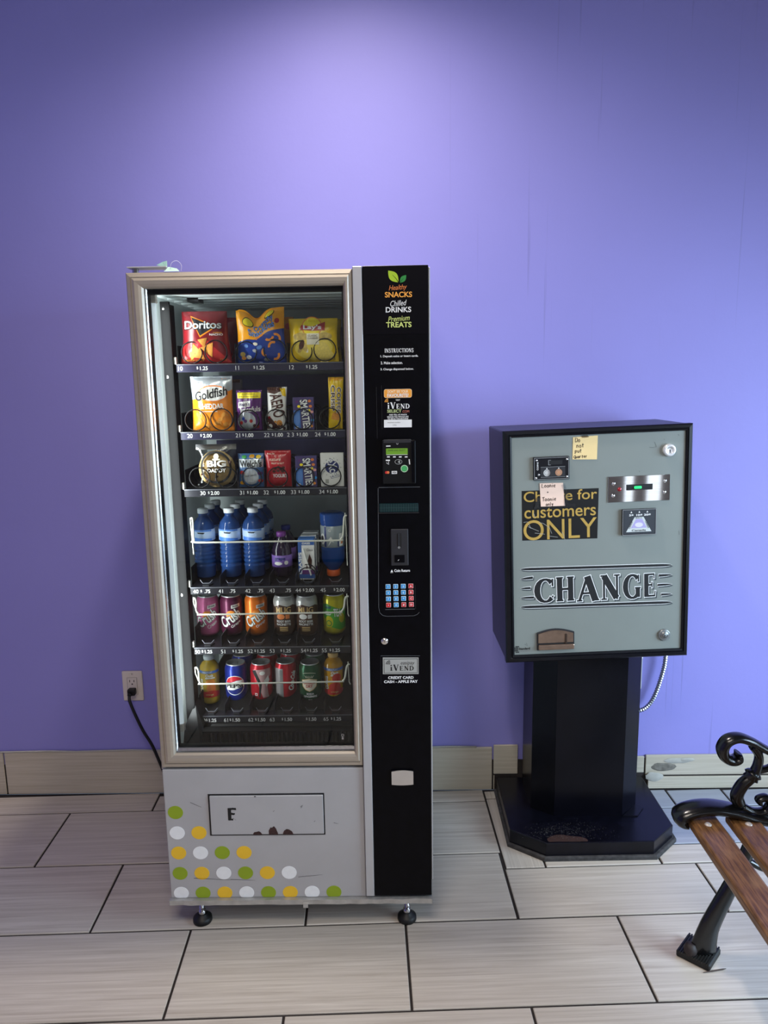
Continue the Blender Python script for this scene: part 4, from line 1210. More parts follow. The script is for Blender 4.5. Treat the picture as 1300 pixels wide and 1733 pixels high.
for a, b, c_, m_ in ((-.38, .17, .06, M_bread), (-.25, .12, .055, M_wf), (-.1, .42, .05, M_cream), (-.12, .27, .05, M_sil), (-.3, .33, .045, M_bluel), (.1, .07, .05, M_sil), (-.02, .34, .06, M_bluel), (-.36, .10, .05, M_chip)):
    pr(o, s, 'print', poly(ell(a * w, b * h, c_ * w, c_ * w * .8, 9)), m_, .0009)
o, s, w, h = packet('chip_bag', 489, 573, 539, 0, .044, M_yel, 'yellow potato chip bag standing at price label 12', 'chip bag', G1, wt=.98, wb_=1.0)
pr(o, s, 'print', poly(ell(0, h * .42, w * .42, h * .36, 24)), mat('pale_yellow_print', (246, 220, 96), .4), .0004)
pr(o, s, 'print', poly(*ring(-w * .02, h * .80, w * .2, w * .02, n=20)), M_orgd, .0006)
pr(o, s, 'print', poly(ell(-w * .02, h * .80, w * .19)), MATS['lemon_print'], .0008)
pr(o, s, 'print', poly([(-w * .27, h * .74), (-w * .24, h * .85), (0, h * .81), (w * .25, h * .92), (w * .25, h * .72), (0, h * .71)]), M_redl, .0011)
pr(o, s, 'lettering', text("Lay's", -w * .01, h * .785, w * .38, h * .13, .03), M_txt, .0016)
for a, c_ in ((-.25, .17), (.25, .15)): pr(o, s, 'print', poly(ell(a * w, h * .585, c_ * w, h * .09)), M_bread, .0009)
pr(o, s, 'print', poly(rect(-w * .13, w * .13, h * .40, h * .655)), M_cream, .0013)
pr(o, s, 'lettering', text('CLASSIC', 0, h * .60, w * .2, h * .045, .01), M_brown, .0017)
pr(o, s, 'lettering', text('CLASSIQUES', 0, h * .54, w * .22, h * .045, .01), M_brown, .0017)
for a, b, c_ in ((.22, .30, .15), (.12, .22, .12), (.3, .18, .12), (.2, .12, .14)): pr(o, s, 'print', poly(ell(a * w, b * h, c_ * w, c_ * w * .75, 14, rot=a * 9)), mat('potato_chip_print', (240, 214, 110), .4, var=.12, scale=200), .0011)
for a, b, c_, m_ in ((-.24, .40, .10, M_brown), (-.17, .34, .09, M_bread), (-.27, .30, .08, M_bread), (-.14, .28, .06, M_cream)): pr(o, s, 'print', poly(ell(a * w, b * h, c_ * w, c_ * w * .55, 10, rot=a * 8)), m_, .0009 + c_ * .003)
# bags standing behind
o, s, w, h = packet('chip_bag', 326, 404, 538, 0, .04, mat('deep_maroon_film', (110, 20, 34), **FILM), 'dark maroon chip bag behind the red tortilla chip bag', 'chip bag', G1, Yi=2.14)  # maroon film, a little darker than the bag in front
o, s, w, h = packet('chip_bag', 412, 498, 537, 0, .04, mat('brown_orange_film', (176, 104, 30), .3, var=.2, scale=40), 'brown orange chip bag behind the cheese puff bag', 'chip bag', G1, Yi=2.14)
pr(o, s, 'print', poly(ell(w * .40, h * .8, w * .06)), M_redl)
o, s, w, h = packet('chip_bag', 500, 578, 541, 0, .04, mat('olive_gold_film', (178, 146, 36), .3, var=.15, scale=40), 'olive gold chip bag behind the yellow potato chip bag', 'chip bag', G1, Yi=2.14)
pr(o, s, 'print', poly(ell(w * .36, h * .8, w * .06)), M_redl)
# --- shelf 20..24
o, s, w, h = packet('cracker_bag', 324, 396, 637, 1, .04, M_gold, 'orange and silver cheddar cracker bag at price label 20', 'snack bag', G2, wt=.98, wb_=.98)
pr(o, s, 'print', poly([(-w * .5, h), (-w * .5, h * .58), (-w * .2, h * .62), (0, h * .64), (w * .3, h * .68), (w * .5, h * .76), (w * .5, h), (w * .25, h), (0, h), (-w * .25, h)]), M_sil, .0005)
pr(o, s, 'print', poly(*ring(w * .05, h * .69, w * .36, w * .03, h * .14, n=24)), M_orgd, .0008)
pr(o, s, 'print', poly(ell(w * .05, h * .69, w * .34, h * .13, 24)), M_wf, .0010)
for g, m_, of in ((.06, M_wf, .0013), (.022, M_ink, .0017)):
    pr(o, s, 'lettering', text('Goldfish', 0, h * .69, w * .80, h * .17, g, .15, R(10)), m_, of)
pr(o, s, 'lettering', text('CHEDDAR', w * .0, h * .46, w * .62, h * .10, .03), M_wf, .0010)
pr(o, s, 'lettering', text('25% more', -w * .32, h * .895, w * .18, h * .02), M_ink, .0010)
pr(o, s, 'print', poly(rect(-w * .3, w * .15, h * .36, h * .372)), M_wf, .0009)
for a, b in ((-.3, .2), (.2, .22), (.28, .30), (.1, .15), (-.15, .1), (.3, .12), (-.34, .3)):
    fx, fz = a * w, b * h
    pr(o, s, 'print', poly(ell(fx, fz, w * .07, w * .045, 10, rot=a * 3), [(fx + w * .06, fz), (fx + w * .11, fz + w * .04), (fx + w * .11, fz - w * .04)]), M_chip, .0009)
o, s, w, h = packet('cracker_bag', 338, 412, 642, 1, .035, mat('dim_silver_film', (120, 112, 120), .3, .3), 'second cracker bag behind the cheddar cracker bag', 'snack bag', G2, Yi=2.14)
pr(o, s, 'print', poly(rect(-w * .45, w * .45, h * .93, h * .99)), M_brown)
o, s, w, h = packet('fruit_snack_pouch', 399, 443, 660, 1, .032, M_purp, 'purple juicy fruit snack pouch at price label 21', 'snack bag', G2, tilt=.03)
pr(o, s, 'print', poly(rect(-w * .44, w * .46, h * .80, h * .94)), MATS['lemon_print'], .0006)
pr(o, s, 'lettering', text('NO ARTIFICIAL FLAVOURS', 0, h * .90, w * .5, h * .028), M_ink, .0010)
pr(o, s, 'lettering', text('sans aromes artificiels', 0, h * .845, w * .76, h * .028), M_ink, .0010)
pr(o, s, 'print', poly([(-w * .42, h * .56), (w * .08, h * .60), (w * .08, h * .74), (-w * .42, h * .70)]), M_wf, .0008)
pr(o, s, 'lettering', text("Welch's", -w * .17, h * .65, w * .44, h * .10, .03, 0, R(5)), mat('dark_purple_print', (50, 24, 80), .4), .0012)
pr(o, s, 'lettering', text('Juicefuls', w * .06, h * .51, w * .82, h * .17, .02, 0, R(3)), M_wf, .0010)
pr(o, s, 'print', poly(ell(-w * .08, h * .24, w * .36, h * .22, 20)), M_sil, .0008)
for a, b, m_ in ((-.2, .3, M_bluef), (-.12, .24, M_purp), (.1, .24, M_redl), (-.28, .2, M_redl), (.22, .12, M_brown), (.34, .1, M_redl)):
    pr(o, s, 'print', poly(ell(a * w, b * h, w * .065, w * .07, 10)), m_, .0012)
o, s, w, h = packet('chocolate_bag', 451, 484, 655, 1, .03, M_wf, 'white and brown chocolate bubble bag at price label 22', 'snack bag', G2, tilt=.04)
pr(o, s, 'print', poly([(-w * .5, h), (-w * .5, h * .88), (-w * .1, h * .84), (w * .2, h * .9), (w * .25, h)]), M_brown, .0006)
pr(o, s, 'print', poly([(w * .15, h * .97), (w * .42, h * .97), (w * .48, h * .78), (w * .3, h * .8)]), M_yel, .0008)
pr(o, s, 'lettering', text('AERO', w * .05, h * .58, h * .55, w * .62, .02, 0, R(-78)), M_brown, .0010)
pr(o, s, 'print', poly([(-w * .5, h * .32), (-w * .3, h * .30), (w * .1, h * .08), (w * .2, .004), (-w * .5, .004)]), M_brown, .0006)
for a, b, m_, r_ in ((-.38, .3, M_redl, .07), (-.3, .2, M_brown, .08), (-.32, .1, M_wf, .11), (.15, .17, M_chip, .15), (.2, .12, M_brown, .12), (-.05, .2, M_chip, .06), (.38, .04, M_brown, .08)):
    pr(o, s, 'print', poly(ell(a * w, b * h, r_ * w, r_ * w, 12)), m_, .0011)
def candy_box(px0, px1, pyt, k, lab):
    o, s, w, h = packet('candy_box', px0, px1, pyt, k, .018, mat('violet_card', (72, 62, 110), .4, var=.1, scale=30), lab, 'candy box', [G1, G2, G3][k], Yi=2.05, box_=True)
    pr(o, s, 'print', poly(rect(-w * .48, -w * .16, h * .04, h * .60)), mat('sky_blue_card', (66, 120, 196), .4), .0004)
    pr(o, s, 'print', poly(ell(-w * .3, h * .36, w * .12, h * .22, 14)), M_bluel, .0007)
    pr(o, s, 'lettering', text('SMARTIES', w * .08, h * .48, h * .92, w * .40, .055, 0, R(-84)), M_ink, .0008)
    pr(o, s, 'lettering', text('SMARTIES', w * .08, h * .48, h * .89, w * .36, .02, 0, R(-84)), M_txt, .0012)
    for a, b, m_ in ((-.3, .86, M_purp), (-.22, .72, MATS['lemon_print']), (.3, .88, M_orgd), (.34, .72, M_orgd), (.26, .6, MATS['lemon_print']), (.4, .55, MATS['pink_key_rim']), (.36, .12, M_puff), (-.34, .08, M_wf), (.42, .3, M_kblue)):
        pr(o, s, 'print', poly(ell(a * w, b * h, w * .08, w * .065, 12)), m_, .0006)
candy_box(497, 532, 672, 1, 'violet candy-coated chocolate box beside the yellow wafer bar')
o, s, w, h = packet('chocolate_bar', 555, 579, 638, 1, .02, M_yel, 'tall yellow wafer chocolate bar standing at price label 24', 'chocolate bar', G2, tilt=.03, seal=.07, wt=1.08)
pr(o, s, 'print', poly(rect(-w * .46, w * .46, h * .93, h * .99)), M_yeld, .0006)
for t_, xx, hh_ in (('COFFEE', .22, .56), ('CRISP', -.18, .60)):
    pr(o, s, 'lettering', text(t_, xx * w, h * hh_, h * .50, w * .34, .06, 0, R(-90)), M_wf, .0006)
    pr(o, s, 'lettering', text(t_, xx * w, h * hh_, h * .48, w * .27, .015, 0, R(-90)), M_brown, .0010)
pr(o, s, 'print', poly([(-w * .3, h * .2), (w * .2, h * .17), (w * .36, h * .26), (w * .3, h * .33), (-w * .2, h * .32)]), M_chip, .0006)
# --- shelf 30..34
ck = thing('cookie_packet', at(368, 826, 2.05), 'clear bag with a round cookie at price label 30', 'cookie', G3)
ck.matrix_basis = Matrix.Translation((at(368, 800, 2.052).x, 2.052, TZ[2] + .0005))
cw = at(402, 790, 2.052).x - at(334, 790, 2.052).x
chh = at(368, 752, 2.052).z - TZ[2]
M_cookie = mat('golden_cookie', (226, 192, 126), .8, var=.25, scale=90, bump=.5)
r_c = cw * .46
bm = lathe([(0, -.010), (r_c * .8, -.009), (r_c, -.002), (r_c * .97, .004), (r_c * .6, .009), (0, .011)], 32, 'Y', (0, 0, r_c + .002))
for v in bm.verts: v.co += noise.noise_vector(v.co * 60) * .0018
obj('cookie', bm, M_cookie, ck, True, local=True)
for i in range(16):
    a = random.uniform(0, 2 * PI); rr = r_c * random.uniform(.2, .9)
    cpos = (rr * math.cos(a), -.010, r_c + .002 + rr * math.sin(a))
    obj('chocolate_chip', lathe([(0, .003), (.003, .0015), (.0035, -.002), (0, -.003)], 8, 'Y', cpos), M_brown, ck, local=True)
sfb = pack_surf(cw, chh, .03, seed=3)
bm = bmesh.new()
nu, nv = 14, 18
F = [[bm.verts.new(sfb((i / nu - .5) * cw, j / nv * chh, .001)) for i in range(nu + 1)] for j in range(nv + 1)]
for j in range(nv):
    for i in range(nu): bm.faces.new((F[j][i], F[j][i + 1], F[j + 1][i + 1], F[j + 1][i]))
obj('clear_bag', bm, M_clear, ck, True, local=True)
bm = bmesh.new()
obj('bag_top', poly(rect(-cw * .5, cw * .5, chh * .88, chh)) if False else box(-cw * .5, cw * .5, -.001, .001, chh * .88, chh, 0), mat('frosted_film', (150, 150, 152), .3), ck, local=True)
lay('round_label', poly(*ring(0, chh * .48, cw * .38, cw * .05, n=30)), M_ink, ck, sfb, .0016)
lay('lettering', text('BIG', cw * .02, chh * .57, cw * .50, chh * .15, .04), M_wf, ck, sfb, .0020)
lay('lettering', text('DADDY', cw * .02, chh * .41, cw * .50, chh * .10, .04), M_ink, ck, sfb, .0017)
lay('lettering', text('DADDY', cw * .02, chh * .415, cw * .48, chh * .085, .02), M_wf, ck, sfb, .0021)
lay('print', poly(ell(cw * .02, chh * .73, cw * .07, chh * .07, 10), rect(-cw * .08, cw * .12, chh * .645, chh * .68)), M_cream, ck, sfb, .0018)
o, s, w, h = packet('fruit_snack_pouch', 404, 448, 767, 2, .03, mat('blue_grey_film', (64, 104, 156), **FILM), 'blue fruit snack pouch at price label 31', 'snack bag', G3)
pr(o, s, 'print', poly(rect(-w * .48, w * .48, h * .60, h * .84)), M_sil, .0005)
pr(o, s, 'lettering', text("Welch's", 0, h * .71, w * .86, h * .20, .03), M_ink, .0009)
pr(o, s, 'print', poly(ell(0, h * .33, w * .30, h * .24, 20)), M_sil, .0006)
pr(o, s, 'lettering', text('FRUIT SNACKS', 0, h * .36, w * .46, h * .05, .01, 0, R(8)), M_dark, .001)
for a, b, m_ in ((-.36, .14, M_yeld), (.36, .2, M_redl), (-.36, .45, M_redl), (.05, .92, M_yeld), (-.25, .9, M_leafd), (.3, .9, M_yel), (.36, .42, M_purp)):
    pr(o, s, 'print', poly(ell(a * w, b * h, w * .1, w * .07, 12)), m_, .0008)
o, s, w, h = packet('yogurt_snack_bag', 450, 495, 762, 2, .03, mat('bright_red_film', (178, 30, 40), **FILM), 'red yogurt covered snack bag at price label 32', 'snack bag', G3, wt=.98, tilt=-.02)
pr(o, s, 'lettering', text('nature', -w * .1, h * .76, w * .44, h * .07, .0, .2), M_cream, .0008)
pr(o, s, 'lettering', text('FRUIT & NUT', 0, h * .66, w * .5, h * .045, .01), M_cream, .0008)
pr(o, s, 'lettering', text('YOGURT', w * .06, h * .32, w * .56, h * .10, .03), M_txt, .0010)
pr(o, s, 'lettering', text('Snack Bar', -w * .25, h * .92, w * .3, h * .035, .01), M_cream, .0008)
for a, b in ((-.1, .52), (.02, .56), (.12, .50), (0, .46), (.22, .54), (-.16, .44), (.18, .44)):
    pr(o, s, 'print', poly(ell(a * w, b * h, w * .065, w * .05, 10)), M_brown if int(a * 100) % 2 == 0 else M_bread, .0010)
candy_box(501, 537, 771, 2, 'violet candy-coated chocolate box beside the white gum pack')
o, s, w, h = packet('gum_pack', 543, 582, 766, 2, .014, M_wf, 'white chewing gum pack with a blue oval at price label 34', 'gum', G3, Yi=2.05, box_=True)
pr(o, s, 'print', poly(ell(w * .0, h * .58, w * .30, h * .19, 24)), mat('navy_print', (34, 48, 110), .4), .0005)
pr(o, s, 'lettering', text('eXcel', w * .04, h * .55, h * .58, w * .40, .05, 0, R(-76)), MATS['navy_print'], .0008)
pr(o, s, 'lettering', text('eXcel', w * .04, h * .55, h * .56, w * .37, .015, 0, R(-76)), M_txt, .0012)
for i in range(14):
    a = 2 * PI * i / 14
    pr(o, s, 'print', poly(ell(w * .38 * math.cos(a), h * (.57 + .28 * math.sin(a)), w * .018)), MATS['grey_print'], .0006)
pr(o, s, 'print', poly(rect(-w * .3, -w * .15, h * .1, h * .22)), MATS['grey_label_print'], .0005)
# ================================================================== BOTTLES AND CANS
def cyl_surf(rf):
    def f(x, z, off):
        r_ = rf(z)
        a = x / r_
        a = max(-1.5, min(1.5, a))
        return Vector(((r_ + off) * math.sin(a), -(r_ + off) * math.cos(a), z))
    return f
def prof_r(prof):
    def f(z):
        for (r0, z0), (r1, z1) in zip(prof, prof[1:]):
            if z0 <= z <= z1 and z1 > z0: return r0 + (r1 - r0) * (z - z0) / (z1 - z0)
        return prof[-1][0]
    return f
def place_on_tray(px, pyb, k, r):
    """centre of a round thing whose front foot shows at (px, pyb) on tray k"""
    q = on_z(px, pyb, TZ[k])
    y = max(YS + .034 + r, min(q.y + r, YS + .075 + r))
    return Vector((at(px, pyb, y).x, y, TZ[k] + .0042))
def copies(root, name_loc_label, group=None):
    for loc, lab in name_loc_label:
        r_ = root.copy(); C.objects.link(r_)
        r_.matrix_basis = Matrix.Translation(loc)
        r_['label'] = lab
        for ch in root.children:
            c_ = ch.copy(); C.objects.link(c_); c_.parent = r_
            for g in ch.children:
                d_ = g.copy(); C.objects.link(d_); d_.parent = c_
G4, G5, G6 = 'drinks on the fourth shelf', 'drinks on the fifth shelf', 'drinks on the bottom shelf'
M_water = mat('blue_clear_plastic', (44, 78, 140), .07, trans=.35, spec=.7, ior=1.3)
M_capw = mat('white_bottle_cap', (214, 218, 222), .4)
M_wlab = mat('pale_blue_label', (176, 198, 232), .4)
M_wlabd = mat('blue_label_print', (66, 120, 206), .4)
def water_bottle(loc, label):
    hB = .190
    t = thing('water_bottle', loc, label, 'bottle', G4)
    r_ = .031
    pf = [(0, .003), (.012, .004), (.026, 0), (.030, .006), (.0295, .03)]
    z = .03
    while z < .108:
        pf += [(.0312, z + .0035), (.0312, z + .008), (.0284, z + .0105), (.0284, z + .0115)]; z += .0125
    pf += [(.0312, .118), (.0312, .146), (.0275, .160), (.019, .172), (.0128, .178), (.0128, .184), (.0145, .185), (.0145, .187), (.012, .188)]
    obj('bottle_body', lathe(pf, 28), M_water, t, True, local=True)
    obj('cap', lathe([(.0122, .1865), (.0150, .187), (.0152, .1985), (.0138, .2005), (0, .2005)], 24), M_capw, t, True, local=True)
    lb = obj('label_band', lathe([(.0312, .110), (.0318, .1102), (.0318, .142), (.0312, .1422)], 28), M_wlab, t, True, local=True)
    sf = cyl_surf(lambda z: .0318)
    lay('label_print', poly([(-.03, .110), (.03, .110), (.03, .116), (-.03, .121)], [(-.03, .139), (.03, .137), (.03, .142), (-.03, .142)]), M_wlabd, lb, sf, .0004, .006)
    lay('label_print', poly([(-.012, .136), (.010, .1345), (.006, .131), (-.010, .132)]), M_ink, lb, sf, .0006, .006)
    return t
wpos = [place_on_tray(350, 982, 3, .031), place_on_tray(393.5, 981, 3, .031), place_on_tray(433, 979, 3, .031)]
names = ['in the lane beside the lamp tube', 'in the middle water lane', 'in the lane beside the grape drink']
wb0 = water_bottle(wpos[0], 'foremost blue water bottle ' + names[0])
cl = []
for i, p_ in enumerate(wpos):
    if i: cl.append((p_, 'foremost blue water bottle ' + names[i]))
    cl.append((p_ + Vector((.003, .072, 0)), 'second blue water bottle ' + names[i]))
    cl.append((p_ + Vector((.004, .144, 0)), 'rearmost blue water bottle ' + names[i]))
copies(wb0, cl)
# grape drink bottles
M_grape = mat('dark_purple_drink', (34, 22, 44), .12, spec=.6)
M_grlab = mat('violet_label', (122, 92, 170), .4, var=.15, scale=80)
def grape(loc, label, capm):
    t = thing('grape_drink_bottle', loc, label, 'bottle', G4)
    obj('bottle_body', lathe([(0, .002), (.024, 0), (.029, .006), (.029, .062), (.0275, .07), (.028, .076), (.025, .088), (.016, .105), (.012, .112), (.012, .117)], 26), M_grape, t, True, local=True)
    obj('cap', lathe([(.011, .1155), (.0138, .116), (.0138, .1275), (.0125, .129), (0, .129)], 24), capm, t, True, local=True)
    lb = obj('label_band', lathe([(.029, .030), (.0296, .0302), (.0296, .064), (.029, .0642)], 28), M_grlab, t, True, local=True)
    sf = cyl_surf(lambda z: .0296)
    lay('lettering', text('grape', -.003, .053, .032, .010, .03, .1), MATS['navy_print'], lb, sf, .0004, .006)
    lay('label_print', poly(ell(-.008, .041, .012, .005), ell(.016, .043, .006, .006)), M_wf, lb, sf, .0004, .006)
    return t
gp = place_on_tray(479, 979, 3, .029)
grape(gp, 'dark grape drink bottle with a purple cap', mat('purple_cap', (112, 52, 132), .4))
grape(gp + Vector((.004, .068, .006)), 'drink bottle with a dark blue cap behind the grape drink', mat('dark_blue_cap', (40, 50, 132), .4))
# juice carton with straw
def carton(loc, label, front):
    w, h, d = .046, .114, .036
    t = thing('juice_carton', loc, label, 'juice box', G4)
    b_ = obj('carton_body', box(-w / 2, w / 2, -d / 2, d / 2, 0, h, .001), M_wf, t, local=True)
    sf = lambda x, z, off: Vector((x, -d / 2 - off, z))
    lay('carton_print', poly(rect(-w / 2, -w * .28, .004, h * .97), rect(-w * .28, w / 2, .004, h * .25), rect(-w / 2, w / 2, h * .88, h * .97)), mat('carton_blue', (56, 96, 166), .4), b_, sf, .0003, .02)
    lay('carton_print', poly(rect(-w * .28, w / 2, h * .14, h * .25)), M_purp, b_, sf, .0005, .02)
    lay('carton_print', poly([(-w * .05, h * .28), (w * .3, h * .3), (w * .34, h * .5), (w * .2, h * .66), (w * .08, h * .5)]), M_brown, b_, sf, .0005, .02)
    lay('lettering', text('OASIS', -w * .38, h * .42, h * .56, w * .2, .03, 0, R(90)), M_txt, b_, sf, .0006, .02)
    lay('lettering', text('OASIS', 0, h * .925, w * .5, h * .05, .03), M_txt, b_, sf, .0006, .02)
    lay('lettering', text('Cassis', w * .22, h * .76, w * .36, h * .06, .0, .2), M_dark, b_, sf, .0006, .02)
    obj('carton_top', prism([(-w / 2, -d / 2), (w / 2, -d / 2), (w / 2, d / 2), (-w / 2, d / 2)], h, h + .004, .001), MATS['sky_blue_card'] if front else M_sil, t, local=True)
    if front:
        obj('straw', tube([(-w * .18, -d / 2 - .0025, h * .80), (w * .26, -d / 2 - .0025, h * .12)], .0022, 8), M_white, t, local=True)
    return t
q = on_z(520, 974, TZ[3])
cloc = Vector((at(520, 960, YS + .06).x, YS + .066, TZ[3] + .0042))
carton(cloc, 'juice carton with a slanted white straw above price label 44', True)
carton(cloc + Vector((.002, .045, 0)), 'juice carton right behind the carton with the straw', False)
carton(cloc + Vector((.003, .09, 0)), 'juice carton at the back above price label 44', False)
# upside-down sports bottle
sloc = place_on_tray(565, 977, 3, .022)
t = thing('sports_drink_bottle', sloc, 'blue sports drink bottle standing upside down on its orange cap', 'bottle', G4)
M_sport = mat('blue_sport_drink', (38, 82, 158), .12, spec=.6, trans=.25, ior=1.2)
obj('cap', lathe([(0, 0), (.0185, 0), (.0195, .002), (.0195, .017), (.0175, .0185), (0, .0185)], 26), mat('orange_cap', (236, 104, 48), .4), t, True, local=True)
obj('bottle_body', lathe([(.016, .0185), (.019, .024), (.031, .040), (.0345, .056), (.0335, .075), (.0345, .078), (.0345, .082), (.033, .086), (.0335, .150), (.034, .155), (.0355, .159), (.0355, .180), (.034, .184), (.024, .187), (0, .184)], 30), M_sport, t, True, local=True)
lb = obj('label_band', lathe([(.0336, .088), (.0342, .0885), (.0342, .149), (.0336, .1495)], 30), mat('silver_grey_label', (156, 166, 170), .35, .2), t, True, local=True)
sf = cyl_surf(lambda z: .0342)
lay('label_print', poly(ell(-.030, .112, .010, .016)), M_wf, lb, sf, .0004, .006)
lay('label_print', poly(ell(-.031, .112, .006, .010)), M_ink, lb, sf, .0008, .006)
lay('label_print', poly(rect(.022, .036, .092, .128)), M_wf, lb, sf, .0004, .006)
lay('label_print', poly([(.026, .098), (.034, .098), (.036, .112), (.030, .108)]), M_orgd, lb, sf, .0008, .006)
lay('label_print', poly(rect(-.023, -.016, .090, .148), rect(.017, .021, .090, .11)), MATS['navy_print'], lb, sf, .0004, .006)
lay('label_print', poly([(-.012, .11), (.006, .104), (-.002, .12)], [(-.012, .09), (.0, .108), (-.004, .108)]), M_wf, lb, sf, .0008, .006)
lay('lettering', text('G', -.006, .138, None, .008, .03), M_wf, lb, sf, .0006, .006)
# ---- cans
RC, HC = .0325, .122
CAN_P = [(0, .004), (.022, .003), (.0255, 0), (.031, .008), (RC, .013), (RC, .103), (.0315, .107), (.0275, .116)]
CANS = cyl_surf(prof_r([(.0255, 0), (.031, .008), (RC, .013), (RC, .103), (.0315, .107), (.0275, .116)]))
M_lid = mat('can_aluminium', (214, 216, 218), .3, .7, var=.05)
def can(loc, label, m, group):
    t = thing('soda_can', loc, label, 'can', group)
    b_ = obj('can_body', lathe(CAN_P, 32), m, t, True, local=True)
    ld = obj('lid', lathe([(.0272, .1155), (.0278, .117), (.0272, .1195), (.0262, .1195), (.0248, .1165), (0, .1162)], 28), M_lid, t, True, local=True)
    obj('pull_tab', join([box(-.006, .006, -.013, .006, .1168, .1178, .0004)]), M_lid, ld, local=True)
    return t, b_
def cp(b_, name, bm, m, off=.0004): return lay(name, bm, m, b_, CANS, off, .006)
def fruit_can(px, pyb, col, label, flav, tp):
    t, b_ = can(place_on_tray(px, pyb, 4, RC), label, mat(label.replace(' ', '_') + '_paint', col, .3, .35), G5)
    cp(b_, 'can_print', poly(ell(.004, .066, .014, .012, 16)), M_puff, .0003)
    cp(b_, 'lettering', text('Crush', .002, .056, .068, .036, .055, .1, R(32)), mat('bottle_green_print', (26, 60, 40), .4), .0005)
    cp(b_, 'lettering', text('Crush', .002, .056, .065, .033, .022, .1, R(32)), M_txt, .0008)
    cp(b_, 'lettering', text(flav, .018, .036, .032, .010, .02, 0, R(32)), M_txt, .0006)
    cp(b_, 'can_print', poly([(.006, .094), (.032, .098), (.032, .088), (.006, .084)]), M_wf, .0005)
    cp(b_, 'lettering', text('ORIGINAL', .018, .091, .020, .006, .02, 0, R(6)), M_ink, .0008)
    return t
fruit_can(355, 1079, (214, 110, 158), 'pink cream soda can on the fifth shelf', 'Cream', 0)
fruit_can(394.5, 1079, (92, 26, 62), 'dark purple grape soda can on the fifth shelf', 'Grape', 0)
fruit_can(436, 1078, (232, 118, 28), 'orange soda can on the fifth shelf', 'Orange', 0)
M_mug = mat('brown_can_paint', (84, 58, 44), .3, .3)
M_goldt = mat('gold_print', (222, 186, 122), .4)
M_silc = mat('silver_white_can_paint', (206, 206, 202), .3, .35)
for px, pyb, lab in ((484, 1080, 'brown and silver root beer can nearer the orange soda can'), (521, 1080, 'brown and silver root beer can nearer the iced tea can')):
    t, b_ = can(place_on_tray(px, pyb, 4, RC), lab, M_mug, G5)
    cp(b_, 'can_print', poly([(-.045, .116), (-.045, .094), (-.03, .088), (-.01, .096), (.012, .090), (.03, .094), (.045, .088), (.045, .116)]), M_silc, .0003)
    cp(b_, 'lettering', text('MUG', 0, .080, .050, .021, .07), M_brown, .0005)
    cp(b_, 'lettering', text('MUG', 0, .080, .045, .018, .02), M_goldt, .0008)
    cp(b_, 'can_print', poly(ell(-.008, .060, .012, .008), rect(.006, .018, .054, .066)), M_wf if px > 500 else M_orgd, .0005)
    cp(b_, 'lettering', text('ROOT BEER', 0, .046, .042, .0065, .02), M_txt, .0006)
    cp(b_, 'lettering', text('RACINETTE', 0, .037, .042, .0065, .02), M_txt, .0006)
    cp(b_, 'can_print', poly(*[rect(-.012, .012, z_, z_ + .0025) for z_ in (.027, .022, .017)]), M_goldt, .0005)
M_limey = mat('yellow_green_can_paint', (218, 206, 40), .3, .3)
t, b_ = can(place_on_tray(567, 1076, 4, RC), 'yellow and green iced tea can on the fifth shelf', M_limey, G5)
M_gr = mat('bright_green_print', (78, 170, 50), .35)
cp(b_, 'can_print', poly([(-.045, .09), (-.02, .094), (0, .086), (.02, .078), (.045, .084), (.045, .02), (.02, .016), (-.01, .026), (-.03, .05), (-.045, .06)]), M_gr, .0003)
cp(b_, 'can_print', poly(ell(-.014, .04, .013, .018, 18), ell(.026, .05, .010, .014, 18)), M_limey, .0005)
cp(b_, 'can_print', poly(*ring(-.014, .036, .008, .0025, n=12)), M_leafd, .0007)
cp(b_, 'lettering', text('ICED', -.018, .066, .022, .011, .03), M_txt, .0006)
cp(b_, 'lettering', text('TEA', .012, .068, .024, .024, .03), M_txt, .0006)
cp(b_, 'lettering', text('brisk', -.016, .084, .02, .008, .02, .2), M_bluef, .0006)
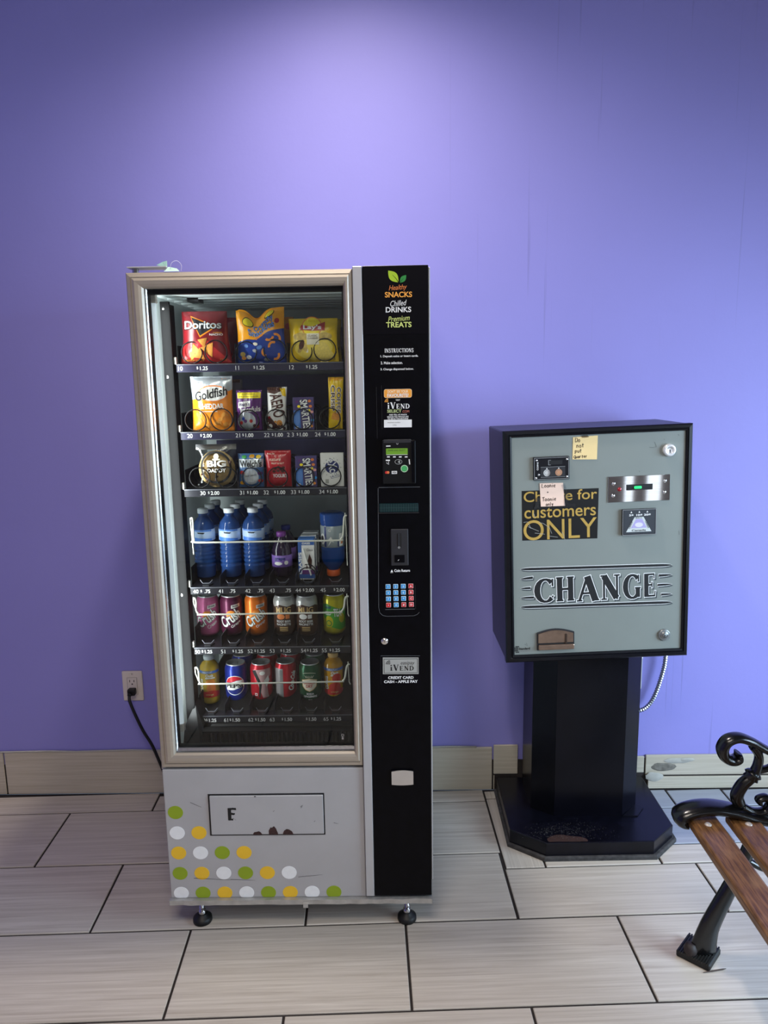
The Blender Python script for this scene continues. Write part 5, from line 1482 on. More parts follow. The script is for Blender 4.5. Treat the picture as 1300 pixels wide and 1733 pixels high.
# ---- bottom shelf
def juice_bottle(px, pyb, label, top):
    t = thing('juice_bottle', place_on_tray(px, pyb, 5, .028), label, 'bottle', G6)
    M_j = mat('amber_juice' + str(top), (196, 160, 46) if not top else (206, 150, 30), .12, spec=.6)
    pf = [(0, .003), (.022, 0), (.027, .005), (.0275, .016), (.0265, .020), (.0275, .024), (.0285, .10), (.0275, .112), (.020, .124), (.0135, .128), (.0135, .133)]
    b_ = obj('bottle_body', lathe(pf, 28), M_j, t, True, local=True)
    obj('cap', lathe([(.013, .132), (.0155, .1325), (.0155, .143), (.0145, .1445), (0, .1445)], 24), M_capw if not top else M_goldt, t, True, local=True)
    sf = cyl_surf(prof_r(pf[2:]))
    q_ = lambda n, bm, m, off=.0004: lay(n, bm, m, b_, sf, off, .006)
    q_('label_print', poly(rect(-.040, .040, .096, .104)), mat('blue_band_print', (74, 116, 190), .4))
    q_('lettering', text('GRATUIT', 0, .100, .03, .0045, .02), M_txt, .0008)
    q_('lettering', text('Oasis', .006, .090, .022, .009, .04, .2), M_txt, .0006)
    q_('label_print', poly(rect(-.006, .022, .080, .084)), M_txt, .0005)
    q_('lettering', text('OASIS', -.020, .058, .042, .010, .03, 0, R(90)), M_txt, .0006)
    q_('label_print', poly(ell(.008, .068, .014, .011)), M_puff)
    q_('label_print', poly(ell(.010, .050, .014, .013)), M_orgd, .0006)
    q_('label_print', poly([(-.040, .022), (.040, .022), (.040, .036), (.012, .044), (-.010, .040), (-.040, .034)]), mat('tomato_red_print', (206, 54, 46), .4), .0008)
    if top: q_('label_print', poly(ell(.012, .074, .014, .014), ell(.006, .046, .018, .014)), MATS['tomato_red_print'], .0009)
    q_('lettering', text('orange', .004, .030, .022, .005, .02), M_goldt, .0012)
juice_bottle(358, 1195, 'yellow orange juice bottle with a white cap above price label 60', 0)
juice_bottle(566, 1190, 'golden fruit juice bottle with red fruit print above price label 65', 1)
M_pb = mat('royal_blue_can_paint', (24, 46, 150), .28, .4)
pl1 = place_on_tray(402.5, 1194, 5, RC)
t, b_ = can(pl1, 'blue cola can with a round globe emblem', M_pb, G6)
cp(b_, 'can_print', poly(ell(.001, .058, .0305, .0300, 30)), M_txt, .0003)
cp(b_, 'can_print', poly(ell(.001, .058, .0285, .0280, 30)), mat('deep_blue_print', (22, 38, 120), .35), .0005)
arcT = [(.001 + .0285 * math.cos(R(a)), .058 + .028 * math.sin(R(a))) for a in range(20, 161, 10)]
cp(b_, 'can_print', poly(arcT + [(-.026, .0655), (-.01, .0675), (.006, .0735), (.02, .0735)]), mat('cola_red_print', (208, 30, 48), .35), .0007)
cp(b_, 'can_print', poly([(-.0275, .0645), (-.01, .0665), (.006, .0725), (.027, .0735), (.0285, .052), (.016, .0505), (-.002, .0445), (-.026, .0425)]), M_txt, .0009)
cp(b_, 'lettering', text('PEPSI', 0, .0575, .050, .0135, .05), M_ink, .0012)
M_cr = mat('cola_red_can_paint', (188, 24, 42), .28, .4)
pl2 = place_on_tray(445, 1193, 5, RC)
t, b_ = can(pl2, 'red cola can with a white ribbon and maple leaf', M_cr, G6)
cp(b_, 'can_print', poly([(-.02, .104), (.035, .106), (.035, .085), (.02, .07), (.016, .045), (.026, .018), (.008, .018), (.004, .05), (.008, .075), (-.004, .09)]), mat('grey_pink_print', (190, 150, 150), .35), .0003)
cp(b_, 'can_print', poly([(-.024, .1), (-.012, .104), (.006, .06), (.0, .02), (-.004, .02), (-.002, .06)]), M_ink, .0005)
cp(b_, 'can_print', poly([(.012, .07), (.026, .085), (.03, .07), (.02, .05)], ell(.008, .094, .008, .006)), M_wf, .0007)
cp(b_, 'can_print', poly(rect(-.016, -.008, .024, .032)), M_txt, .0006); cp(b_, 'can_print', poly(ell(-.012, .028, .0025)), M_cr, .0009)
pl3 = place_on_tray(486, 1191, 5, RC)
t, b_ = can(pl3, 'red and silver cola can with script lettering', M_cr, G6)
cp(b_, 'can_print', poly(rect(-.048, -.004, .013, .104)), mat('silver_can_print', (160, 156, 156), .35, .3), .0003)
cp(b_, 'can_print', poly(rect(-.014, -.005, .018, .100)), MATS['grey_print'], .0005)
cp(b_, 'lettering', text('Coca-Cola', .024, .066, .058, .016, .03, .35, R(78)), M_txt, .0006)
cp(b_, 'can_print', poly(*ring(.020, .045, .008, .0012, n=16)), M_txt, .0006)
pl4 = place_on_tray(527, 1193, 5, RC)
t, b_ = can(pl4, 'green ginger ale can with a cream shield emblem', mat('forest_green_can_paint', (28, 82, 50), .28, .4), G6)
cp(b_, 'can_print', poly([(-.024, .072), (0, .078), (.024, .072), (.022, .052), (.012, .042), (0, .037), (-.012, .042), (-.022, .052)]), M_goldt, .0003)
cp(b_, 'can_print', poly([(-.022, .0705), (0, .076), (.022, .0705), (.020, .053), (.011, .044), (0, .039), (-.011, .044), (-.020, .053)]), M_cream, .0006)
cp(b_, 'lettering', text('CANADA', 0, .064, .036, .008, .03), mat('shield_red_print', (178, 40, 40), .4), .0009)
cp(b_, 'lettering', text('DRY', 0, .054, .020, .009, .03), MATS['shield_red_print'], .0009)
for i in range(5): cp(b_, 'can_print', poly(*ribbon([(-.008 + .004 * i, .080), (-.014 + .007 * i, .087)], [.0022, .0004])), M_cream, .0006)
cp(b_, 'lettering', text('SODA', .002, .030, .022, .006, .03), M_txt, .0006)
cp(b_, 'lettering', text('GINGEMBRE', .002, .022, .040, .006, .03), M_txt, .0006)
cp(b_, 'lettering', text('355 mL', .002, .012, .012, .003, .02), M_txt, .0006)
cp(b_, 'can_print', poly(*ring(0, .085, .026, .0012, .010, n=14, a0=40, a1=140)), M_cream, .0006)
# cans in the second row of the bottom shelf
for pl_, m_, lab in ((pl1, M_pb, 'plain blue can behind the blue cola can'), (pl2, M_cr, 'plain red can behind the ribbon cola can'), (pl3, M_cr, 'plain red can behind the red and silver cola can'), (pl4, MATS['forest_green_can_paint'], 'plain green can behind the green ginger ale can')):
    can(pl_ + Vector((.006, .072, 0)), lab, m_, G6)

# ================================================================== CHANGE MACHINE
CY = 2.25
cr_rot = Matrix.Rotation(R(.826), 4, 'Z') @ Matrix.Rotation(R(-.4), 4, 'X') @ Matrix.Rotation(R(-1.5), 4, 'Y')
CW, CH, CD = .567, .724, .304
CO = Vector((.349, CY, .653))
CM = Matrix.Translation(CO) @ cr_rot
CMI = CM.inverted()
cm = thing('change_machine', (.645, 2.40, 0), 'grey and black coin change machine on an octagonal black pedestal', 'change machine')
def cobj(name, bm, m, parent=None, smooth=False):
    bmesh.ops.transform(bm, matrix=CM, verts=bm.verts)
    return obj(name, bm, m, parent or cm, smooth)
def cpx(px, py, y=0.0):
    """photo ray met with the cabinet's front plane, in cabinet coordinates"""
    o_ = CMI @ CAM; d_ = (CMI.to_3x3() @ ray(px, py))
    t_ = (y - o_.y) / d_.y
    q_ = o_ + d_ * t_
    return q_.x, q_.z
obj('base', prism([(.478, 2.209), (.825, 2.214), (.917, 2.304), (.915, 2.618), (.374, 2.618), (.373, 2.286)], .004, .060, .0035), None or mat('black_base_paint', (9, 9, 18), .28, spec=.35, var=.3, scale=30), cm)
obj('base_skirt', prism([(.472, 2.200), (.834, 2.205), (.930, 2.300), (.924, 2.618), (.366, 2.618), (.365, 2.282)], 0, .014, .004), mat('worn_grey_caulk', (58, 56, 56), .8, var=.4, scale=60, bump=.5), cm)
def stain_mat():
    m = bpy.data.materials.new('rust_stain'); m.use_nodes = True
    nt = m.node_tree; b = nt.nodes['Principled BSDF']
    tc = node(nt, 'ShaderNodeTexCoord'); nz = node(nt, 'ShaderNodeTexNoise'); nz.inputs['Scale'].default_value = 90; nz.inputs['Detail'].default_value = 4
    nt.links.new(tc.outputs['Object'], nz.inputs['Vector'])
    rp = node(nt, 'ShaderNodeValToRGB'); rp.color_ramp.elements[0].color = srgb(30, 20, 20); rp.color_ramp.elements[1].color = srgb(66, 42, 36)
    nt.links.new(nz.outputs[0], rp.inputs[0]); nt.links.new(rp.outputs[0], b.inputs['Base Color']); b.inputs['Roughness'].default_value = .6
    return m
def zlay(name, pts, m, z):
    bm = bmesh.new()
    bm.faces.new([bm.verts.new((x, y, z)) for x, y in pts])
    return obj(name, bm, m, cm)
zlay('rust_stain', [(.545 + (.064 + .006 * math.sin(a * 3 + 1)) * math.cos(a), 2.219 + (.032 + .004 * math.sin(a * 4)) * max(-.12, math.sin(a))) for a in [2 * PI * i / 40 for i in range(40)]], stain_mat(), .0604)
M_speck = mat('grey_speck', (110, 108, 110), .8)
bm = bmesh.new()
for i in range(420):
    x, y = random.gauss(.54, .07), 2.266 + random.gauss(0, .03)
    if not (.40 < x < .80 and 2.225 < y < 2.35): continue
    s_ = random.uniform(.0004, .0011)
    bm.faces.new([bm.verts.new((x + s_ * math.cos(a), y + s_ * math.sin(a), .0605)) for a in (0, 1.6, 3.1, 4.7)])
sp = obj('dust_specks', bm, M_speck, cm); sp['kind'] = 'stuff'
obj('column', prism([(.535, 2.362), (.764, 2.355), (.829, 2.420), (.829, 2.585), (.465, 2.585), (.465, 2.414)], .058, .668), mat('black_column_paint', (8, 8, 15), .26, spec=.22, var=.2, scale=10), cm)
obj('column_flange', prism([(.765, 2.352), (.815, 2.352), (.850, 2.40), (.832, 2.425)], .0605, .0635), M_cab, cm)
cobj('cabinet', box(0.002, CW - .002, .014, CD, .002, CH - .002, .003), M_cab)
cobj('door_frame', frame_loop(0, CW, 0, CH, [(0, .03), (0, .006), (.004, .001), (.014, 0), (.0165, .003), (.0175, .003), (.019, .0), (.0235, .0015), (.025, .008)], (1.1, .85, 1.0, .85)), M_cab)
PYC = .0065
pnl = cobj('front_panel', box(.024, CW - .019, PYC, .02, .022, CH - .019), M_grey)
def CS(x, z, off): return CMI_par @ (CM @ Vector((x, PYC - off, z)))
CMI_par = cm.matrix_basis.inverted()
def cdec(name, bm, m, off=.0005, y=None, parent=None):
    yy = PYC if y is None else y
    par = parent or cm
    inv = par.matrix_basis.inverted() if par.parent is None else (par.parent.matrix_basis @ par.matrix_basis).inverted()
    return lay(name, bm, m, par, lambda x, z, of: inv @ (CM @ Vector((x, yy - of, z))), off, 0)
def Q(px, py, y=None): return cpx(px, py, PYC if y is None else y)
def cbox(name, px0, py0, px1, py1, y0, m, bev=.0015, y1=None, parent=None):
    """raised rectangle between two pixel corners (on its own front plane)"""
    (xa, za), (xb, zb) = Q(px0, py1, y0), Q(px1, py0, y0)
    (xc, zc), (xd, zd) = Q(px0, py0, y0), Q(px1, py1, y0)
    xa, xb, za, zb = (xa + xc) / 2, (xb + xd) / 2, (za + zd) / 2, (zb + zc) / 2
    return cobj(name, box(xa, xb, y0, PYC + .0005 if y1 is None else y1, za, zb, bev), m, parent), (xa, xb, za, zb)
KC = .00173
# coin entry plate
ce, (xa, xb, za, zb) = cbox('coin_entry', 903, 773, 964, 812, -.003, M_cab)
e_ = lambda n, b, m, off=.0005: cdec(n, b, m, off, -.003, ce)
M_rim = mat('grey_plate_rim', (150, 152, 154), .35, .5)
def rim(xa, xb, za, zb, i, w): return poly(rect(xa + i, xb - i, za + i, za + i + w), rect(xa + i, xb - i, zb - i - w, zb - i), rect(xa + i, xa + i + w, za + i, zb - i), rect(xb - i - w, xb - i, za + i, zb - i))
e_('plate_rim', rim(xa, xb, za, zb, .002, .0014), M_rim)
wq, hq = xb - xa, zb - za
e_('coin_slot', poly(rect(xa + wq * .42, xa + wq * .80, za + hq * .66, za + hq * .84)), M_ink)
e_('slot_edge', poly(rect(xa + wq * .41, xa + wq * .425, za + hq * .65, za + hq * .85), rect(xa + wq * .41, xa + wq * .48, za + hq * .84, za + hq * .86), rect(xa + wq * .41, xa + wq * .48, za + hq * .64, za + hq * .66)), M_rim, .0008)
e_('coin_panel', poly(rect(xa + wq * .20, xa + wq * .88, za + hq * .12, za + hq * .56)), M_dark)
e_('plate_rim', poly(rect(xa + wq * .20, xa + wq * .88, za + hq * .555, za + hq * .57), rect(xa + wq * .20, xa + wq * .88, za + hq * .11, za + hq * .125)), M_rim, .0008)
for fx, m_ in ((.37, M_steel), (.70, mat('copper_coin_print', (206, 150, 112), .35, .4))):
    e_('coin_mark', poly(ell(xa + wq * fx, za + hq * .31, .0102)), m_, .0008)
    e_('coin_mark', poly(*ring(xa + wq * fx, za + hq * .31, .007, .0012, n=14)), M_greytxt, .0012)
    e_('coin_mark', poly([(xa + wq * fx - .0026, za + hq * .475), (xa + wq * fx + .0026, za + hq * .475), (xa + wq * fx, za + hq * .53)]), M_txt, .0008)
e_('lettering', text('COINS', xa + wq * .115, za + hq * .62, hq * .36, wq * .045, .01, 0, R(90)), M_txt)
for fx, fz in ((.09, .87), (.93, .87), (.93, .12), (.07, .10), (.15, .24)):
    x_, z_ = xa + wq * fx, za + hq * fz
    cobj('screw', lathe([(.0036, 0), (.003, .0016), (0, .002)], 10, 'Y', (x_, -.003, z_)), M_chrome, ce, True)
# notes are things of their own
def note(name, pts, m, label, lines, y=None, extra=None):
    yy = PYC - .0012 if y is None else y
    P2 = [cpx(a, b, yy) for a, b in pts]
    cx_, cz_ = sum(p_[0] for p_ in P2) / 4, sum(p_[1] for p_ in P2) / 4
    world = CM @ Vector((cx_, yy, cz_))
    t = thing(name, world, label, 'paper note')
    bm = bmesh.new()
    a = [bm.verts.new((p_[0], yy, p_[1])) for p_ in P2]
    b = [bm.verts.new((p_[0], yy + .0006, p_[1])) for p_ in P2]
    bm.faces.new(a); bm.faces.new(b[::-1])
    for i in range(4): bm.faces.new((a[i], a[(i + 1) % 4], b[(i + 1) % 4], b[i]))
    bmesh.ops.transform(bm, matrix=CM, verts=bm.verts)
    obj('sheet', bm, m, t)
    inv = t.matrix_basis.inverted()
    ps = []
    for s_, px, py, size in lines:
        x_, z_ = cpx(px, py, yy)
        ps += hand(s_, x_, z_, size * 1.12, .0017)
    lay('handwriting', poly(*ps), M_ink, t, lambda x, z, of: inv @ (CM @ Vector((x, yy - of, z))), .0004, 0)
    M_tape = glass_mat('clear_tape', (.80, .81, .84, 1), 1.5, .2)
    for tp in extra or []:
        bm = poly([cpx(a_, b_, yy - .0008) for a_, b_ in tp])
        lay('tape_strip', bm, M_tape, t, lambda x, z, of: inv @ (CM @ Vector((x, yy - .0008 - of, z))), .0002, 0)
    return t
note('paper_note', [(969, 777.5), (1010.5, 777.5), (1012, 737), (970, 740)], mat('yellow_note_paper', (234, 206, 148), .8, var=.03), 'yellow handwritten note reading Do not put Quarter taped near the top', [('Do', 974, 748.5, .0085), ('/' and 'not', 976, 757.5, .0085), ('put', 973.5, 766, .0075), ('Quarter', 971.5, 775.5, .0062)], extra=[[(985, 741), (997, 740), (997, 736), (985, 737)]])
note('paper_note', [(915.5, 857.5), (956.5, 856), (953, 817), (913.5, 818)], mat('pink_note_paper', (238, 206, 186), .8, var=.03), 'pale pink handwritten note reading Loonie Toonie only over the black sign', [('Loonie', 917, 825.5, .0082), ('+', 926, 835, .0068), ('Toonie', 918, 848.5, .0082), ('only', 924, 856.3, .0070)], PYC - .0022,
     [[(950, 821), (956, 818), (964, 840), (958, 860), (955, 858), (957, 840)], [(904, 862), (912, 859), (914, 843), (908, 842)], [(955, 850), (975, 853), (974, 858), (957, 858)]])
# black and gold sign
sg = [(883, 831), (1013.5, 826), (1011, 911), (884, 915)]
cdec('sign_sticker', poly([Q(*a) for a in sg]), mat('black_sign_vinyl', (8, 8, 9), .4), .0004)
M_gs = mat('gold_sign_print', (190, 156, 78), .4, .2, var=.1, scale=60)
def ctext(s_, px, py, wpx, hpx, m, bold=0, off=.0008, rotd=1.6, name='lettering', shear=0):
    x_, z_ = Q(px, py); xa_, _ = Q(px - wpx / 2, py); xb_, _ = Q(px + wpx / 2, py); _, zt_ = Q(px, py - hpx / 2); _, zb_ = Q(px, py + hpx / 2)
    return cdec(name, text(s_, x_, z_, xb_ - xa_, zt_ - zb_, bold, shear, R(rotd)), m, off)
ctext('Change for', 948.5, 841, 124, 23, M_gs, .008, rotd=.5)
ctext('customers', 948, 866.5, 121, 17, M_gs, .008, rotd=.5)
ctext('ONLY', 948, 895, 124, 34, M_gs, .0, rotd=.5)
for a in (((886, 884), (893, 883), (898, 893), (912, 899)), ((905, 902), (922, 904)), ((929, 907), (944, 909)), ((912, 884), (920, 886), (930, 893), (934, 903)), ((956, 913), (954, 905), (951, 900)), ((903, 868), (906, 876)), ((894, 891), (899, 894))):
    cdec('sign_scratch', poly(*ribbon([Q(*b) for b in a], .0011)), M_plate, .0011)
# lock top right
x_, z_ = Q(1134.5, 762, -.006)
l1 = cobj('lock', lathe([(.0185, -.001), (.0185, .010), (.016, .0125), (.0115, .0125), (.0105, .0115), (0, .0115)], 28, 'Y', (x_, PYC, z_)), mat('satin_lock_steel', (232, 232, 234), .3, .5), None, True)
cdec('lock_plug', poly(*ring(x_, z_, .0082, .0012, n=18, a0=20, a1=160)), MATS['grey_print'], .0004, PYC - .0125, l1)
cdec('keyhole', poly(ell(x_, z_, .0018, .0018, 10), rect(x_ - .0011, x_ + .0011, z_ - .0075, z_)), M_ink, .0004, PYC - .0125, l1)
# stainless bill acceptor plate
ba, (xa, xb, za, zb) = cbox('bill_acceptor', 1029, 805, 1134, 848.5, .0035, M_steel, .0004)
wq, hq = xb - xa, zb - za
b_ = lambda n, b, m, off=.0004: cdec(n, b, m, off, .0035, ba)
b_('bill_slot', poly(rect(xa + wq * .295, xa + wq * .72, za + hq * .45, za + hq * .67)), M_ink)
cobj('slot_ledge', box(xa + wq * .31, xa + wq * .71, -.001, .004, za + hq * .45, za + hq * .50, .0006), M_dark, ba)
cobj('green_lamp', lathe([(0, .0025), (.006, .0015), (.008, 0)], 12, 'Y', (0, 0, 0)) if False else box(xa + wq * .42, xa + wq * .54, -.0005, .004, za + hq * .50, za + hq * .60, .002, 2), mat('green_lamp_glow', (40, 226, 110), .3, emit=1.2), ba)
cobj('red_lamp', lathe([(.0065, 0), (.0055, .003), (.003, .005), (0, .0056)], 14, 'Y', (xa + wq * .185, .0035, za + hq * .50)), mat('red_lamp_lens', (150, 16, 30), .15, spec=.8), ba, True)
for fx, fz in ((.09, .73), (.085, .26), (.915, .76), (.91, .32)):
    cobj('screw', lathe([(.0056, 0), (.0050, .0018), (.0025, .0026), (0, .0026)], 14, 'Y', (xa + wq * fx, .0035, za + hq * fz)), M_chrome, ba, True)
# bill guide sign
gs, (xa, xb, za, zb) = cbox('bill_guide', 1053.5, 861.5, 1111, 905.5, -.003, M_cab, .001)
wq, hq = xb - xa, zb - za
g_ = lambda n, b, m, off=.0005: cdec(n, b, m, off, -.003, gs)
g_('plate_rim', rim(xa, xb, za, zb, .0005, .0018), M_rim)
g_('guide_field', poly(rect(xa + .004, xb - .004, za + .004, zb - .003)), mat('charcoal_print', (52, 56, 62), .4), .0003)
for i, s_ in enumerate(('5$', '10$', '20$')):
    fx = .26 + .235 * i
    g_('lettering', text(s_, xa + wq * fx, za + hq * .77, wq * (.13, .18, .2)[i], hq * .085, .03), M_txt)
    g_('guide_arrow', poly([(xa + wq * fx - .0028, za + hq * .86), (xa + wq * fx + .0028, za + hq * .86), (xa + wq * fx, za + hq * .93)]), M_txt)
tz = lambda fx, fz: (xa + wq * fx, za + hq * fz)
g_('bill_picture', poly([tz(.11, .13), tz(.86, .13), tz(.62, .70), tz(.36, .70)]), mat('pale_bill_print', (200, 206, 204), .4))
g_('bill_picture', poly([tz(.25, .28), tz(.72, .28), tz(.58, .62), tz(.40, .62)]), mat('lilac_bill_print', (170, 162, 208), .4), .0008)
g_('bill_picture', poly(ell(*tz(.485, .40), wq * .12, hq * .09, 12)), mat('pale_lilac_print', (214, 210, 232), .4), .0011)
g_('lettering', text('Canada', *tz(.485, .19), wq * .42, hq * .07, .02), M_dark, .0009)
g_('lettering', text('CANADA', *tz(.24, .40), hq * .30, wq * .05, .02, 0, R(66)), M_dark, .0009)
g_('lettering', text('CANADA', *tz(.73, .40), hq * .30, wq * .05, .02, 0, R(-66)), M_dark, .0009)
g_('lettering', text('BILL', *tz(.49, .665), wq * .2, hq * .04, .02), M_dark, .0009)
# CHANGE emblem
M_sh = mat('dark_grey_shadow_print', (64, 70, 72), .5)
def bar_shape(px0, py0, px1, py1, hw_, le=True, re_=True, grow=0, dx=0, dz=0):
    a = Vector(Q(px0, py0)); b = Vector(Q(px1, py1))
    d = (b - a); L = d.length; d.normalize(); n = Vector((-d.y, d.x))
    hw_ += grow
    P_ = []
    for t_ in ([0, .003, .008, .016, .03] if le else [0]):
        P_.append((t_, hw_ * min(1, (t_ / .022) ** .5) if le else hw_))
    for t_ in ([.03, .016, .008, .003, 0] if re_ else [0]):
        P_.append((L - t_, hw_ * min(1, (t_ / .022) ** .5) if re_ else hw_))
    up_ = [a + d * (t_ + (0 if not grow else (-grow if i == 0 else (grow if i == len(P_) - 1 else 0)))) + n * w_ for i, (t_, w_) in enumerate(P_)]
    dn_ = [a + d * t_ - n * w_ for t_, w_ in P_[::-1]]
    return [(v.x + dx, v.y + dz) for v in up_ + dn_]
bars = [(881, 963.5, 1137, 956, .0042, 1, 1), (881, 1027.5, 1137, 1019, .0042, 1, 1), (881, 980, 902, 977.5, .004, 1, 0), (881, 996, 898, 995, .0036, 1, 0), (881, 1012, 904, 1011, .0036, 1, 0), (1115, 974, 1137, 972.5, .004, 0, 1), (1113, 990, 1137, 988.5, .0036, 0, 1), (1119, 1006, 1137, 1005, .0036, 0, 1)]
sh_, ol_, in_ = [], [], []
for (a, b, c_, d_, hw_, l_, r_) in bars:
    sh_.append(bar_shape(a, b, c_, d_, hw_, l_, r_, .0008, .0035, -.0045))
    ol_.append(bar_shape(a, b, c_, d_, hw_, l_, r_, .0016))
    in_.append(bar_shape(a, b, c_, d_, hw_, l_, r_))
cdec('emblem_shadow', poly(*sh_), M_sh, .0003)
cdec('emblem_outline', poly(*ol_), M_txt, .0006)
cdec('emblem_bar', poly(*in_), M_ink, .0009)
# letters one by one along a rising line
LET = [('C', 905, 938, 999.5, 41), ('H', 941, 973, 996.5, 41), ('A', 976, 1014, 996, 42), ('N', 1016, 1051, 993.5, 42), ('G', 1055, 1085, 992.5, 42), ('E', 1089, 1111, 990, 39)]
for ch, pa, pb, pc_, hh_ in LET:
    x0_, z_ = Q(pa, pc_); x1_, z1_ = Q(pb, pc_ - .9); _, zt_ = Q((pa + pb) / 2, pc_ - hh_ / 2); _, zb_ = Q((pa + pb) / 2, pc_ + hh_ / 2)
    cx_, cz_, wL, hL = (x0_ + x1_) / 2, (zt_ + zb_) / 2, x1_ - x0_, zt_ - zb_
    for nm, gr_, m_, of, dx, dz in (('emblem_shadow', .02, M_sh, .0004, .004, -.0045), ('emblem_outline', .024, M_txt, .0007, 0, 0), ('emblem_letter', -.004, M_ink, .001, 0, 0)):
        cdec(nm, roman_bm(ch, cx_ + dx, cz_ + dz, wL, hL, gr_, R(1.3), fat=1.3), m_, of)
# coin return cup
(xa, za), (xb, zb) = Q(908.5, 1100), Q(971.5, 1062)
arc_ = [(xa + (xb - xa) * i / 12, zb - .012 + .012 * math.sin(PI * i / 12)) for i in range(13)]
def plate(pts, y0, y1):
    bm = bmesh.new()
    a = [bm.verts.new((p_[0], y0, p_[1])) for p_ in pts]; b = [bm.verts.new((p_[0], y1, p_[1])) for p_ in pts]
    bm.faces.new(a); bm.faces.new(b[::-1])
    for i in range(len(pts)): bm.faces.new((a[i], a[(i + 1) % len(pts)], b[(i + 1) % len(pts)], b[i]))
    bmesh.ops.recalc_face_normals(bm, faces=bm.faces)
    return bm
M_bronze = mat('worn_bronze', (150, 128, 112), .3, .8, var=.15, scale=40)
cupo = cobj('coin_cup', plate([(xa, za), (xb, za)] + arc_[::-1], .002, .0075), M_dark)
in_a = [(xa + .004 + (xb - xa - .008) * i / 12, zb - .015 + .011 * math.sin(PI * i / 12)) for i in range(13)]
cobj('cup_hood', plate([(xa + .004, za + .024), (xb - .004, za + .024)] + in_a[::-1], -.001, .0025), M_bronze, cupo)
cobj('cup_mouth', plate(rect(xa + .006, xb - .003, za + .0185, za + .0245), .0005, .0022), M_ink, cupo)
cobj('cup_tray', box(xa + .004, xb - .001, -.006, .003, za + .002, za + .0185, .003, 2), M_bronze, cupo)
cobj('cup_rib', box(xa + (xb - xa) * .74, xa + (xb - xa) * .80, -.003, 0, za + .02, zb - .016, .001), mat('dark_bronze', (74, 60, 52), .4, .6), cupo)
# lock bottom right
x_, z_ = Q(1125.5, 1075.5, -.002)
l2 = cobj('lock', lathe([(.0185, -.001), (.0185, .004), (.0165, .007), (.0135, .0055), (.0115, .0065), (.0105, .009), (0, .009)], 28, 'Y', (x_, PYC, z_)), mat('dull_lock_steel', (140, 142, 142), .35, .7), None, True)
cdec('lock_plug', poly(*ring(x_, z_, .0072, .0012, n=18)), M_dark, .0004, PYC - .009, l2)
cdec('keyhole', poly(rect(x_ - .001, x_ + .001, z_ - .0065, z_ + .001)), M_ink, .0005, PYC - .009, l2)
# maker's emblem
x_, z_ = Q(876, 1099)
ps = []
for i in range(5):
    zz = z_ + .009 - .0045 * i
    hwid = math.sqrt(max(0, .011 ** 2 - (zz - z_) ** 2))
    ps.append(rect(x_ - hwid, x_ + hwid * (.2 if i in (1, 2, 3) else .8), zz - .0016, zz + .0016))
cdec('maker_mark', poly(*ps), M_ink)
ctext('Standard', 887.5, 1097.5, 19, 4, M_ink, .03, rotd=1)
ctext('CHANGE MAKERS', 888, 1101.5, 18, 2.2, MATS['grey_print'], .01, rotd=1)
# scuffs on the enamel
M_wear = mat('dark_wear', (82, 88, 88), .6)
for a in (((1108, 748), (1111, 756), (1105, 757.5), (1099, 757)), ((1124, 743), (1125, 744)), ((1082, 797), (1082.6, 798.6)), ((1149, 898), (1149.5, 905)), ((1148, 735), (1149.5, 737)), ((888, 1090), (893, 1093), (891, 1088))):
    cdec('enamel_scuff', poly(*ribbon([Q(*b) for b in a], .0012)), M_wear, .0004)

# ================================================================== CONDUIT
P = catmull([(at(1128, 1085, 2.60).x, 2.60, at(1128, 1085, 2.60).z)] + [tuple(at(a, b, 2.605)) for a, b in ((1126, 1118), (1121, 1140), (1113, 1165), (1104, 1185), (1094, 1197), (1083, 1202), (1070, 1203), (1058, 1201))], 10)
cdn = thing('flexible_conduit', P[-1], 'flexible ribbed metal conduit looping behind the change machine', 'conduit')
# resample and ripple
Lc = [0]
for a, b in zip(P, P[1:]): Lc.append(Lc[-1] + (b - a).length)
N = int(Lc[-1] / .0043); Pn, Rn = [], []
for i in range(N + 1):
    s_ = Lc[-1] * i / N
    j = max(k for k in range(len(Lc)) if Lc[k] <= s_ + 1e-9); j = min(j, len(P) - 2)
    Pn.append(P[j].lerp(P[j + 1], (s_ - Lc[j]) / max(1e-9, Lc[j + 1] - Lc[j])))
    Rn.append(.0086 if i % 2 else .0062)
obj('ribbed_sleeve', tube(Pn, Rn, 10), mat('galvanised_conduit', (176, 178, 184), .28, .9), cdn)
q1, q2 = at(1083, 1112, 2.625), at(1083, 1165, 2.625)
cb_ = thing('steel_raceway', (q1.x, 2.63, q2.z), 'narrow grey steel raceway on the wall behind the pedestal', 'conduit')
obj('raceway_cover', box(q1.x - .006, q1.x + .009, 2.618, WALL_Y, q2.z, q1.z + .012, .003, 2), M_silver, cb_)
obj('raceway_end', box(q1.x - .006, q1.x + .010, 2.617, WALL_Y, q1.z - .004, q1.z + .013, .003, 2), M_white, cb_)

